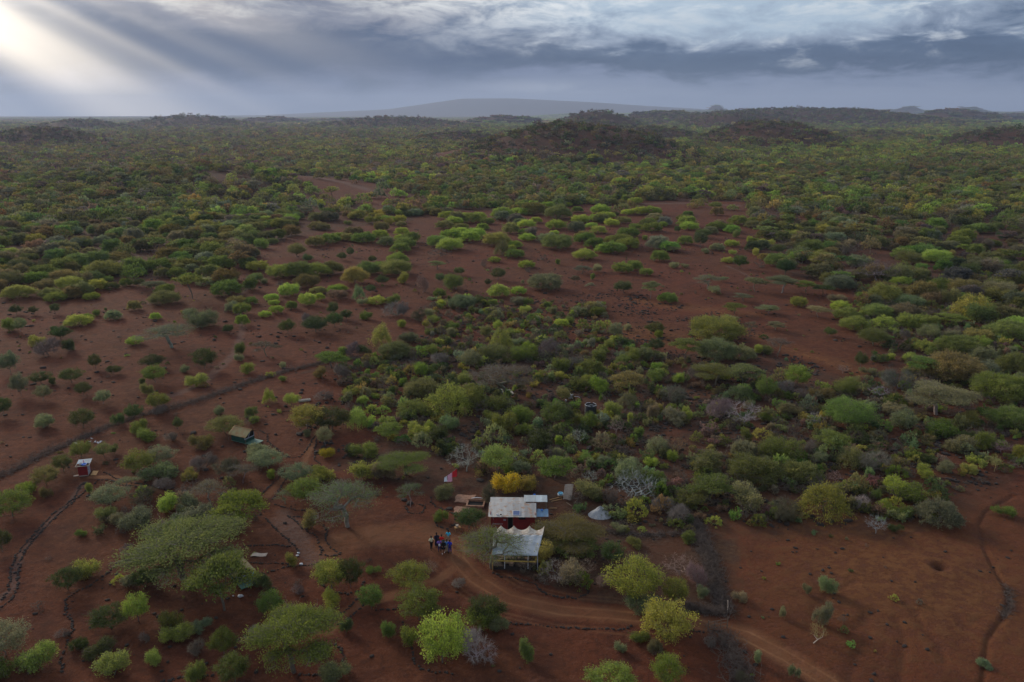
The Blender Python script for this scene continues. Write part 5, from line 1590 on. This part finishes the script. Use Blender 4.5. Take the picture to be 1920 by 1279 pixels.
# ------------------------------------------------------------ people
def person(px, py, label, top, legs=None, robe=None, h=1.7, face=0.0, arm=(0.0, 0.0), skin=(.07, .035, .022), hat=None, shoes=None, stride=.12, bare=False, hold=None):
    g = at(px, py)
    t = empty("person", g, face, label, "person")
    k = h / 1.7

    def cloth(nm, c): return material(nm, c, .85, noise=.35, scale=9)
    ms = material("skin", skin, .6)
    V, E, Rr = [], [], []

    def add(p, r, par=None):
        V.append(tuple(c * k for c in p)); Rr.append(r * k)
        if par is not None: E.append((par, len(V) - 1))
        return len(V) - 1
    pel = add((0, 0, .93), .125)
    wst = add((0, 0, 1.08), .105, pel)
    chs = add((0, .0, 1.27), .135, wst)
    nek = add((0, .0, 1.44), .055, chs)
    hd0 = add((0, -.01, 1.53), .075, nek)
    hd1 = add((0, -.015, 1.61), .092, hd0)
    add((0, -.005, 1.67), .07, hd1)
    joints = {}
    for s in (-1, 1):
        sh = add((s * .17, 0, 1.38), .055, chs)
        a = arm[0 if s < 0 else 1]
        el = add((s * (.23 + .10 * a), -.03 - .05 * a, 1.13 + .02 * a), .043, sh)
        wr = add((s * (.24 - .10 * a), -.10 - .20 * a, .90 + .22 * a), .030, el)
        pm = add((s * (.24 - .14 * a), -.12 - .25 * a, .83 + .23 * a), .028, wr)
        joints[s] = (sh, el, wr)
        dr = (Vector(V[pm]) - Vector(V[wr])).normalized()
        for q in range(4):
            off = (q - 1.5) * .019
            f1 = add(tuple(Vector(V[pm]) / k + dr * .045 + Vector((0, off, 0))), .010, pm)
            add(tuple(Vector(V[f1]) / k + dr * (.028 + .008 * (q in (1, 2))) + Vector((-s * .012, 0, 0))), .008, f1)
        th = add(tuple(Vector(V[wr]) / k + dr * .04 + Vector((-s * .02, -.035, 0))), .011, wr)
        add(tuple(Vector(V[th]) / k + dr * .03 + Vector((0, -.015, 0))), .009, th)
        hp = add((s * .095, 0, .87), .088, pel)
        kn = add((s * .11, -.02 + s * stride * .5, .48), .058, hp)
        an = add((s * .12, .02 + s * stride, .09), .038, kn)
        add((s * .13, -.12 + s * stride, .035), .036, an)
        joints[s] += (hp, kn, an)

    def skin_obj(nm, V_, E_, R_, m, sub=1):
        me = bpy.data.meshes.new(nm)
        me.from_pydata(V_, E_, [])
        me.materials.append(m)
        o = obj(nm, me, t)
        md = o.modifiers.new('skin', 'SKIN'); md.use_smooth_shade = True
        for i, r_ in enumerate(R_): me.skin_vertices[0].data[i].radius = (r_, r_)
        me.skin_vertices[0].data[0].use_root = True
        o.modifiers.new('sub', 'SUBSURF').levels = sub
        o.modifiers['sub'].render_levels = sub
        return o
    me = bpy.data.meshes.new("body")
    skin_obj("body", V, E, Rr, ms)

    def sub(ids, grow):
        mp = {v: i for i, v in enumerate(ids)}
        return [V[i] for i in ids], [(mp[a], mp[b]) for a, b in E if a in mp and b in mp], [Rr[i] + grow for i in ids]
    J = joints
    for s_ in (-1, 1):
        pass
    if robe is None:
        ids = [pel, wst, chs] + [i for s in (-1, 1) for i in (J[s][0], J[s][1])]
        skin_obj("shirt", *sub(ids, .025), cloth("shirt_cloth", top))
        if legs is not None:
            ids = [pel] + [i for s in (-1, 1) for i in ((J[s][3], J[s][4]) if bare else (J[s][3], J[s][4], J[s][5]))]
            skin_obj("shorts" if bare else "trousers", *sub(ids, .024), cloth("trouser_cloth", legs))
    else:
        lo = robe
        MB().lathe([(.24, lo), (.25, lo + .25), (.20, .95), (.18, 1.12), (.21, 1.30), (.17, 1.42), (.075, 1.47)], 18, sy=.78).build("robe", cloth("robe_cloth", top), t, smooth=True)
        for s in (-1, 1):
            skin_obj("sleeve", *sub([J[s][0], J[s][1], J[s][2]], .028), cloth("sleeve_cloth", top))
    # face and hair
    MB().tube([(0, -.100 * k, 1.60 * k), (0, -.118 * k, 1.575 * k)], .012 * k, 5, .016 * k).build("nose", ms, t)
    e = MB()
    for s in (-1, 1): e.lathe([(.006, 0), (.010, .006), (.006, .012)], 6, (s * .032 * k, -.100 * k, 1.605 * k))
    e.build("eyes", M_BLACK, t)
    MB().box((0, -.095 * k, 1.545 * k), (.045, .01, .010)).build("mouth", M_REDCLOTH if skin[0] > .2 else M_BLACK, t)
    hair = MB(); hair.lathe([(.098 * k, 1.615 * k), (.103 * k, 1.65 * k), (.09 * k, 1.70 * k), (.04 * k, 1.735 * k)], 14, (0, .012 * k, 0)); hair.build("hair", M_BLACK, t, smooth=True)
    if hat:
        MB().lathe([(.26 * k, 1.655 * k), (.25 * k, 1.67 * k), (.12 * k, 1.68 * k), (.11 * k, 1.77 * k), (.05 * k, 1.79 * k)], 18).build("hat", cloth("hat_cloth", hat), t)
    for s in (-1, 1):
        y = s * stride * k
        MB().lathe([(.05, 0), (.055, .03), (.045, .07), (.02, .085)], 12, (s * .13 * k, y - .05, 0), .95, 2.3).build("shoe", cloth("shoe_leather", shoes or (.02, .015, .012)), t, smooth=True)
    return t


person(809, 1029.5, "person in a cream shirt and dark trousers with hand on hip, standing apart at left", (.62, .58, .38), (.012, .014, .016), face=.5, arm=(1.0, .3), stride=.16)
person(819, 1024, "person wrapped in a long navy cloak behind the group", (.008, .009, .035), robe=.12, h=1.78, face=.2, arm=(.3, .3))
person(828.5, 1027, "person in a bright red robe in the middle of the group", (.55, .010, .008), robe=.20, h=1.72, face=-.1, arm=(.6, .6))
person(841, 1018.5, "person in a bright cyan shirt and khaki trousers at the back of the group", (.05, .55, .80), (.40, .30, .20), h=1.75, face=-.2, arm=(.4, .4), stride=.05)
person(824, 1033.5, "person in a purple wrap carrying a pale bundle", (.22, .12, .50), (.03, .02, .10), h=1.62, face=.3, arm=(.8, .8), stride=.06)
person(831.5, 1037, "person in a black dress and dark hat with bare legs and white shoes", (.010, .010, .012), robe=.55, h=1.66, face=.1, arm=(.9, .6), skin=(.42, .22, .15), hat=(.01, .02, .018), shoes=(.8, .74, .76), stride=.16)
person(838, 1035.5, "person in a light blue shirt and pale khaki trousers facing inwards", (.12, .30, .62), (.46, .40, .32), h=1.68, face=.0, arm=(.3, .5), stride=.05)
person(843.8, 1036.8, "person in a royal blue shirt and trousers at the right end of the group", (.015, .04, .55), (.008, .015, .20), h=1.72, face=-.3, arm=(.4, .3), stride=.04)
g_ = at(824, 1033.5)
o = MB().lathe([(.06, 0), (.12, .08), (.13, .2), (.08, .3), (.03, .34)], 12).build("white_bundle", M_WHITE); o.location = g_ + Vector((.06, -.34, .82)); tag(o, "white bundle held by the person in purple", "bundle")


# ------------------------------------------------------------ stone rows along the paths
def polyline_points(pts, step, jit, r):
    P = [Vector((*flat(a, b), 0)) for a, b in pts]
    out, carry = [], 0.0
    for a, b in zip(P[:-1], P[1:]):
        L = (b - a).length; q = carry
        while q < L:
            out.append(a.lerp(b, q / L) + Vector((r.normal() * jit, r.normal() * jit, 0)))
            q += step * r.uniform(.75, 1.3)
        carry = q - L
    return out


ROWS = [("outer row edging the curved footpath at the left", [(152, 908), (141, 932), (118, 950), (95, 966), (78, 985), (62, 1004), (44, 1022), (34, 1036), (21, 1060), (18, 1085), (17, 1105), (0, 1126)]),
        ("inner row edging the curved footpath at the left", [(166, 915), (140, 938), (110, 963), (88, 985), (66, 1008), (46, 1032), (38, 1048), (33, 1075), (34, 1098), (20, 1124), (0, 1142)]),
        ("row beside the latrine's footpath", [(178, 907), (184, 901), (200, 900), (214, 903), (226, 909), (246, 911), (268, 916), (290, 922)]),
        ("row above the latrine's footpath", [(196, 886), (216, 897), (236, 904), (262, 907), (292, 914), (320, 922), (345, 932)]),
        ("row in front of the green-floored tent", [(486, 806), (501, 812), (502, 826), (513, 836), (532, 853), (548, 858), (562, 857), (572, 847), (582, 832), (589, 818)]),
        ("right row of the path above the camp", [(594, 822), (590, 845), (590, 862), (602, 870)]),
        ("row joining the camp paths", [(585, 873), (598, 876), (606, 878)]),
        ("left row of the path down to the camp", [(532, 880), (522, 897), (505, 912), (492, 925), (480, 930)]),
        ("right row of the path down to the camp", [(541, 888), (530, 908), (520, 925), (512, 935)]),
        ("row above the open fork of paths", [(515, 945), (532, 950), (548, 954), (580, 957)]),
        ("left row of the triangular bed", [(540, 968), (552, 976), (566, 990), (582, 1000), (593, 1008), (596, 1018), (603, 1032), (604, 1040)]),
        ("lower row of the triangular bed", [(604, 1041), (618, 1044), (634, 1043), (641, 1039)]),
        ("right row of the triangular bed", [(605, 985), (613, 998), (611, 1014), (620, 1028), (630, 1036), (641, 1039)]),
        ("upper row of the triangular bed", [(540, 968), (556, 969), (570, 970)]),
        ("row left of the grey gravel path", [(500, 972), (510, 985), (522, 998), (535, 1010), (550, 1022), (558, 1034), (560, 1048)]),
        ("upper straight row right of the big acacia", [(455, 1024), (480, 1024), (512, 1024), (548, 1026)]),
        ("long straight row below the grey gravel path", [(470, 1057), (500, 1058), (530, 1058), (545, 1063), (570, 1062), (600, 1057), (612, 1052)]),
        ("row running up to the half-hidden tent", [(478, 1078), (510, 1074), (535, 1066), (545, 1062)]),
        ("ring round the young tree in the yard", [(762, 950), (763, 960), (775, 965), (790, 963), (797, 956), (795, 949), (786, 946)]),
        ("row round the upper brick bed", [(808, 934), (809, 944), (818, 951), (830, 955), (842, 962), (854, 966)]),
        ("row round the lower yard bed", [(818, 977), (817, 986), (828, 992), (838, 994), (848, 988), (858, 984)]),
        ("row round the thicket before the shelter", [(925, 1075), (940, 1083), (965, 1084), (985, 1090), (1005, 1096), (1012, 1108), (1028, 1116), (1050, 1121), (1085, 1122), (1101, 1112), (1103, 1098)]),
        ("row along the lower side of the dirt road", [(940, 1166), (960, 1169), (985, 1171), (1010, 1172), (1035, 1175), (1065, 1177), (1100, 1180), (1135, 1181), (1165, 1182), (1185, 1175)]),
        ("row of stones leading to the stick gate", [(1282, 1182), (1300, 1184), (1322, 1186)]),
        ("long row behind the fenced yard", [(1080, 1003), (1110, 998), (1140, 998), (1150, 992)]),
        ("row under the scrub right of the yard path", [(1148, 972), (1158, 990), (1185, 1000), (1215, 1003), (1245, 1002)]),
        ("ring below the twin bushes of the yard", [(596, 1092), (606, 1102), (628, 1112), (655, 1115), (678, 1108), (682, 1098)]),
        ("left row of the small side path", [(608, 1166), (628, 1158), (648, 1146), (662, 1132), (672, 1122)]),
        ("right row of the small side path", [(634, 1172), (652, 1160), (672, 1146), (682, 1135)]),
        ("short row left of the green thicket", [(706, 1145), (725, 1145), (750, 1143)]),
        ("curving row under the green thicket", [(757, 1170), (762, 1190), (772, 1212), (775, 1240), (790, 1252), (815, 1258), (850, 1263)]),
        ("short row beside the spreading acacia", [(628, 1208), (640, 1220), (645, 1232), (642, 1244)]),
        ("row below the spreading acacia", [(560, 1265), (590, 1266), (612, 1266)]),
        ("row low in the corner by the shrubs", [(300, 1278), (330, 1274), (350, 1268), (372, 1266), (400, 1268)]),
        ("row leading down the bottom left slope", [(228, 1050), (200, 1075), (170, 1098), (140, 1112), (124, 1124), (124, 1150), (136, 1165), (137, 1185), (122, 1215), (115, 1240), (118, 1262)]),
        ("broken row behind the yard tents", [(500, 771), (525, 773), (545, 769), (560, 768)]),
        ("broken row left of the brush line", [(438, 711), (455, 710), (472, 709)]),
        ("row beside the path through the scrub", [(920, 800), (905, 812), (895, 824)])]
r = np.random.default_rng(12)
cand = []
for nm, pts in ROWS:
    for p in polyline_points(pts, .32, .07, r):
        p.z = ground(p.x, p.y)
        s = r.uniform(.17, .36)
        cand.append((s * ppm(p), p, s, nm))
cand.sort(key=lambda c: -c[0])
print("edging stones", len(cand))
for q, (z_, p, s, nm) in enumerate(cand[:295]):
    o = bpy.data.objects.new("edging_stone", ROCKS[q % 5]); COL.objects.link(o)
    o.location = p + Vector((0, 0, s * .12)); o.rotation_euler = (0, 0, r.uniform(0, 6.3)); o.scale = (s * r.uniform(.9, 1.3), s, s * r.uniform(.8, 1.1))
    lb = "dark lava stone in the " + nm
    tag(o, lb, "stone", lb)
rest = cand[295:]
n = len(rest)
scatter("path_edging_stones", np.array([tuple(p + Vector((0, 0, s * .12))) for _, p, s, _ in rest]), r.uniform(0, 6.28, n), np.array([(s * 1.1, s, s * .9) for _, _, s, _ in rest]),
        r.integers(0, 5, n), RC, "rows of dark lava stones edging the camp's farther paths")


# ------------------------------------------------------------ brushwood fences
def brush(pts, width, hgt, dens, label, seed):
    r = np.random.default_rng(seed)
    P = polyline_points(pts, 1.0 / dens, width * .33, r)
    n = len(P)
    C = np.array([(p.x, p.y, ground(p.x, p.y)) for p in P])
    D = r.normal(size=(n, 3)); D[:, 2] = np.abs(D[:, 2]) * .55
    D /= np.linalg.norm(D, axis=1, keepdims=True)
    L = r.uniform(.5, 1.5, n)[:, None]
    h = np.abs(r.normal(size=n)) * .45 * hgt
    A = C + np.stack([0 * h, 0 * h, h * .5], 1) - D * L * .4
    B = C + np.stack([0 * h, 0 * h, h], 1) + D * L * .6
    B[:, 2] = np.minimum(B[:, 2], C[:, 2] + hgt * 1.4)
    parts = [prisms(A, B, np.full(n, .030), np.full(n, .010), 3)]
    k = 3
    idx = np.repeat(np.arange(n), k)
    f = r.uniform(.3, .95, len(idx))[:, None]
    S = A[idx] * (1 - f) + B[idx] * f
    D2 = r.normal(size=S.shape); D2[:, 2] = np.abs(D2[:, 2])
    parts.append(prisms(S, S + D2 * .22, np.full(len(idx), .013), np.full(len(idx), .005), 3))
    V, F = merge(parts)
    o = obj("brushwood_fence", mesh_np("brushwood_fence", V, F, M_TWIG))
    if "gully" in label:
        o.name = "brushwood_debris"
        return tag(o, label, "dead brush")
    return tag(o, label, "fence")


brush([(-30, 906), (10, 888), (60, 862), (110, 838), (160, 815), (210, 795), (232, 787), (262, 778), (292, 773), (330, 764), (372, 751), (400, 741), (430, 731), (470, 717), (500, 707), (535, 698), (565, 691), (600, 683), (640, 675), (700, 672), (750, 672), (790, 669)],
      2.0, .55, 34, "long dark line of dead thorn brush crossing the whole red slope at left", 1)
brush([(1298, 975), (1312, 1005), (1325, 1040), (1335, 1075), (1342, 1105), (1352, 1135), (1360, 1150)], 1.6, .8, 85, "thick dead thorn hedge along the right side of the yard", 2)
brush([(1360, 1150), (1335, 1150), (1310, 1145), (1285, 1138)], 1.0, .6, 70, "low thorn brush closing the yard corner above the gate", 3)
brush([(1345, 1188), (1362, 1210), (1378, 1235), (1385, 1262), (1392, 1300)], 2.2, .7, 70, "grey heap of dead thorn brush below the stick gate", 4)
brush([(1070, 1000), (1130, 996), (1160, 1001), (1220, 1004), (1300, 1000)], 1.0, .35, 26, "thin line of dry brush behind the yard", 5)


brush([(1888, 1100), (1896, 1120), (1893, 1140), (1880, 1158)], .45, .22, 20, "dead twigs washed into the narrow gully on the bare soil at right", 6)


def build_gate():
    a, b = at(1327, 1184), at(1363, 1178)
    t = empty("stick_gate", a, math.atan2(b.y - a.y, b.x - a.x), "open frame gate of rough sticks across the dirt road", "gate")
    L = (b - a).length
    for x in (0, L): MB().tube([(x, 0, -.3), (x + .03, 0, 1.25)], .055).build("gate_post", M_DARKWOOD, t)
    m = MB()
    for x in (.33, .66): m.tube([(L * x, 0, .15), (L * x, 0, 1.1)], .035)
    for z in (.25, .65, 1.02): m.tube([(0, .02, z), (L, .02, z + .05)], .03)
    m.tube([(.1, -.02, .25), (L * .5, -.02, 1.0)], .025)
    m.build("gate_panel", M_DARKWOOD, t)
    p = at(1363, 1150)
    o = MB().tube([(0, 0, -.2), (.05, 0, .9), (.0, .05, 1.5)], .05).build("fence_post", M_SHEET); o.location = p
    tag(o, "pale leaning post at the end of the thorn hedge", "post")


build_gate()


# ------------------------------------------------------------ things lying about the camp
def build_small():
    # gravel heap
    g = at(1125, 966)
    r = np.random.default_rng(2)

    def heap(u, v):
        a = u * 2 * math.pi; q = v
        x = q * 1.55 * math.cos(a); y = q * 1.3 * math.sin(a)
        return (x, y, 1.15 * (1 - q) ** .9 * (1 + .15 * math.sin(3 * a + 5 * q)) + .06 * math.sin(9 * a) * q + .02)
    o = MB().sheet(heap, 36, 10, .05).build("gravel_heap", M_GRAVEL); o.location = g
    tag(o, "pale grey gravel heap at the edge of the scrub", "heap")
    o = MB().lathe([(.05, 0), (.17, .1), (.2, .3), (.12, .45), (.05, .5)], 10).build("plastic_bag", M_LIME); o.location = at(1114, 964); tag(o, "lime green plastic bag beside the gravel heap", "bag")
    # propped beige sheet
    g = at(1064, 938)
    o = MB().sheet(lambda u, v: (-.62 + 1.15 * u + .25 * v, .25 * v + .08 * math.sin(u * 6), .1 + 2.15 * v + .05 * math.sin(u * 5 + v * 4)), 14, 16, .03).build("propped_sheet", M_SHEET); o.location = g
    tag(o, "upright beige sheet propped behind the red shed", "sheet")
    o = MB().tube([(0, 0, -.2), (0.02, 0, 1.9)], .04).build("support_pole", M_WOOD); o.location = at(1058, 936); tag(o, "wooden pole holding up the beige sheet", "pole")
    o = MB().lathe([(.28, 0), (.36, .2), (.33, .2), (.25, .04)], 16).build("wash_basin", M_SKYBLUE); o.location = at(1051, 931) + Vector((0, 0, .35)); tag(o, "pale blue wash basin left of the beige sheet", "basin")
    t = empty("wash_stand", at(1051, 931), 0, "little wooden stand under the pale blue wash basin", "stand")
    MB().box((0, 0, .32), (.8, .6, .05)).build("stand_top", M_WHITE, t)
    for x in (-.35, .35):
        for y in (-.25, .25): MB().tube([(x, y, -.05), (x, y, .3)], .025).build("leg", M_WOOD, t)
    for i, (a, b, lb) in enumerate((((1031, 938), (1056, 932), "upper of the pale poles lying near the wash basin"), ((1034, 941), (1054, 937), "lower of the pale poles lying near the wash basin"),
                                    ((1030, 954), (1044, 954), "short plank lying right of the shed"), ((1062, 943), (1072, 950), "dark plank lying below the beige sheet"))):
        A, B = at(*a), at(*b)
        o = MB().tube([(0, 0, .07), tuple(B - A + Vector((0, 0, .09)))], .055).build("timber_pole", M_WOOD if i < 3 else M_DARKWOOD); o.location = A; tag(o, lb, "pole")
    o = MB().lathe([(.14, 0), (.18, .25), (.1, .3)], 10).build("blue_bucket", M_BLUE); o.location = at(1002, 930); tag(o, "blue bucket on the ground behind the shed", "bucket")
    # hanging cloths
    a, b = at(833, 914), at(858, 896)
    t = empty("clothes_line", a, 0, "low line strung between bushes carrying two cloths", "clothes line")
    v = b - a
    MB().tube([(0, 0, 1.5), tuple(v * .5 + Vector((0, 0, 1.35))), tuple(v + Vector((0, 0, 1.6)))], .01, 4).build("cord", M_WHITE, t)
    for q in (0, 1): MB().tube([tuple(v * q + Vector((0, 0, -.2))), tuple(v * q + Vector((0, 0, 1.62)))], .04).build("line_post", M_DARKWOOD, t)
    for nm, m, f0, f1, dz, lb in (("red_cloth", M_REDCLOTH, .62, .98, .75, "bright red cloth hanging at the upper end of the line"), ("pink_cloth", M_PINK, .26, .60, .95, "pink cloth hanging below the red one"),
                                  ("white_cloth", M_WHITE, .02, .22, .45, "small white cloth at the lower end of the line")):
        def cl(u, w, f0=f0, f1=f1, dz=dz):
            p = v * (f0 + (f1 - f0) * u)
            return (p.x + .25 * w * math.sin(u * 3), p.y - .5 * w, 1.42 - dz * w * (.8 + .3 * u) + .03 * math.sin(u * 12))
        o = MB().sheet(cl, 12, 8, .01).build(nm, m); o.location = a; tag(o, lb, "cloth")
    # dug brick beds
    for (x, y, w, d, rz, lb) in ((872, 936, 2.6, 2.2, -.1, "upper square of pale plastered ground left of the shed"), (866, 957, 2.0, 1.8, -.1, "lower square of pale plastered ground left of the shed")):
        o = MB().sheet(lambda u, v, w=w, d=d: ((u - .5) * w + .1 * math.sin(v * 7), (v - .5) * d + .08 * math.sin(u * 8), .10 + .03 * math.sin(u * 5) * math.sin(v * 4)), 10, 10, .14).build("plastered_slab", M_BRICK); o.location = at(x, y); o.rotation_euler.z = rz
        tag(o, lb, "slab")
    t = empty("brick_pit", at(892, 946), -.1, "open pit walled with pale bricks beside the plastered squares", "pit")
    for c, d in (((0, .85, .18), (2.4, .22, .36)), ((0, -.85, .14), (2.4, .22, .28)), ((-1.1, 0, .14), (.2, 1.48, .28)), ((1.1, 0, .14), (.2, 1.48, .28))):
        MB().box(c, d).build("pit_wall", M_BRICK, t)
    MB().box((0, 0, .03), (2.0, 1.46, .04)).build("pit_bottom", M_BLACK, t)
    o = MB().sheet(lambda u, v: (u * 1.5, .1 * v, .45 + .1 * math.sin(u * 3)), 8, 2, .05).build("white_board", M_WHITE); o.location = at(884, 940); tag(o, "white board lying on the brick pit's edge", "board")
    # stool and bucket
    t = empty("wooden_stool", at(858, 995), .3, "rough wooden stool beside the stone ring", "stool")
    MB().box((0, 0, .48), (.75, .5, .05)).build("seat", M_WOOD, t)
    for x in (-.32, .32):
        for y in (-.2, .2): MB().tube([(x * 1.1, y * 1.1, 0), (x, y, .46)], .025).build("leg", M_WOOD, t)
    o = MB().lathe([(.13, 0), (.19, .3), (.17, .3), (.05, .26)], 14).build("cream_bucket", M_TAN); o.location = at(858, 995) + Vector((-.05, 0, .505)); tag(o, "cream bucket standing on the wooden stool", "bucket")
    # by the tank
    t = empty("white_drum", at(1070, 747), 0, "white drum lying near the black water tank", "drum")
    MB().lathe([(.42, 0), (.44, .1), (.44, .72), (.40, .80), (.1, .82)], 18).build("drum_body", M_WHITE, t)
    MB().tube([(.4, 0, .35), (1.3, .1, .30), (1.7, .1, .12)], .035).build("outlet_pipe", M_WHITE, t)
    for x, y, s, lb in ((1061, 752, .3, "small white can left of the white drum"), (1063, 745, .2, "tiny white can just behind the white drum's left side")):
        o = MB().lathe([(.5, 0), (.55, .5), (.4, 1.0), (.12, 1.1)], 10).build("white_can", M_WHITE); o.location = at(x, y); o.scale = (s, s, s); tag(o, lb, "can")
    # slab under the large tree
    o = MB().sheet(lambda u, v: ((u - .5) * 3.8 * (1 - .3 * v), (v - .5) * 2.2 + .3 * math.sin(u * 4), .14), 10, 8, .2).build("pale_slab", M_SLAB); o.location = at(945, 735); tag(o, "pale concrete slab under the large grey-brown acacia", "slab")
    # upper camp bits
    t = empty("white_trough", at(571, 752), .35, "white trough of blocks on the red ground above the thicket", "trough")
    for c, d in (((0, .25, .15), (2.0, .15, .3)), ((0, -.25, .15), (2.0, .15, .3)), ((1.0, 0, .15), (.15, .35, .3)), ((-1.0, 0, .15), (.15, .35, .3))): MB().box(c, d).build("trough_side", M_SLAB, t)
    o = MB().sheet(lambda u, v: (u * 2.2, .5 * v + .2 * math.sin(u * 5), .9 + .35 * math.sin(u * 3.5) - .5 * v), 14, 6, .02).build("green_net", M_NET); o.location = at(586, 800); tag(o, "sagging green net between the bushes above the tent path", "net")
    o = MB().sheet(lambda u, v: ((u - .5) * 1.8, (v - .5) * .7, .08 + .05 * math.sin(u * 7)), 8, 4, .05).build("pale_log", M_SHEET); o.location = at(486, 1041); tag(o, "pale flat log lying in the bed beside the big acacia", "log")
    for x, y, s, lb in ((559.5, 1038, .42, "upper white stone marking the grey gravel path"), (557.5, 1043, .4, "lower white stone marking the grey gravel path"), (565, 1059, .5, "white stone at the foot of the grey gravel path"),
                        (451.5, 1120, .7, "white paper-like rag below the spreading acacia"), (437, 1118, .25, "tiny white scrap left of the white rag"), (1181, 968, .35, "white scrap in the scrub right of the gravel heap"),
                        (298, 915, .4, "cream post-top stone beside the latrine footpath")):
        o = bpy.data.objects.new("white_stone" if 'stone' in lb else "white_rag", rock_mesh(int(x), 1, M_WHITE)); COL.objects.link(o)
        o.location = at(x, y) + Vector((0, 0, s * .2)); o.scale = (s, s * .8, s); tag(o, lb, "stone" if 'stone' in lb else "rag")
    t = empty("blue_water_can", at(472.5, 1079), 0, "light blue water can beside the half-hidden tent", "can")
    MB().lathe([(.2, 0), (.22, .1), (.22, .42), (.12, .52), (.06, .56)], 14).build("can_body", M_SKYBLUE, t)
    MB().tube([(-.12, 0, .5), (-.1, 0, .66), (.1, 0, .66), (.12, 0, .5)], .02).build("handle", M_WHITE, t)
    for i, (x, y) in enumerate(((172, 823), (168, 829), (178, 830), (184, 831), (142, 832), (189, 829))):
        r = np.random.default_rng(i)
        o = MB().sheet(lambda u, v, q=i: ((u - .5) * (.4 + .05 * q), (v - .5) * .25, .1 + .08 * math.sin(u * 6 + q) + .05 * math.sin(v * 5)), 6, 5, .01).build("plastic_scrap", M_WHITE); o.location = at(x, y); o.rotation_euler.z = i * .9
        tag(o, "pale plastic scrap caught by the brush line above the latrine", "scrap", "plastic scraps by the brush line")
    o = MB().tube([(0, 0, .05), (.5, .3, .25), (.9, .2, .6), (1.1, .5, 1.0)], .05, 5, .02).tube([(.5, .3, .25), (.2, .8, .5)], .035, 5, .01).build("fallen_branch", M_SHEET); o.location = at(1525, 1207); tag(o, "white fallen branch on the bare soil above the dirt road", "branch")
    o = MB().tube([(0, 0, .1), (1.3, .2, .2), (2.6, .0, .3)], .12, 6, .05).build("fallen_log", M_SHEET); o.location = at(1722, 672); tag(o, "pale fallen log between the bushes at right", "log")
    t = empty("fallen_trunk", at(620, 705), 0, "x", "log")
    bpy.data.objects.remove(t)


build_small()
# ------------------------------------------------------------ the air
def build_haze():
    m = bpy.data.materials.new("haze")
    m.use_nodes = True
    nt = m.node_tree
    nt.nodes.clear()
    out = nt.nodes.new('ShaderNodeOutputMaterial')
    v = nt.nodes.new('ShaderNodeVolumePrincipled')
    v.inputs['Color'].default_value = (.52, .64, .88, 1)
    v.inputs['Density'].default_value = HAZE
    v.inputs['Anisotropy'].default_value = 0.25
    nt.links.new(v.outputs[0], out.inputs['Volume'])
    bm = bmesh.new()
    x0, x1, y0, y1, z0, z1 = -19000, 19000, -19000, 19000, -12, 440
    vs = [bm.verts.new(p) for p in ((x0, y0, z0), (x1, y0, z0), (x1, y1, z0), (x0, y1, z0), (x0, y0, z1), (x1, y0, z1), (x1, y1, z1), (x0, y1, z1))]
    for f in ((3, 2, 1, 0), (4, 5, 6, 7), (0, 1, 5, 4), (1, 2, 6, 5), (2, 3, 7, 6), (3, 0, 4, 7)):
        bm.faces.new([vs[i] for i in f])
    me = bpy.data.meshes.new("haze"); bm.to_mesh(me); bm.free()
    me.materials.append(m)
    tag(obj("haze", me), "thin blue haze over the whole plain", kind='stuff')


HAZE = 0.72e-4
build_haze()
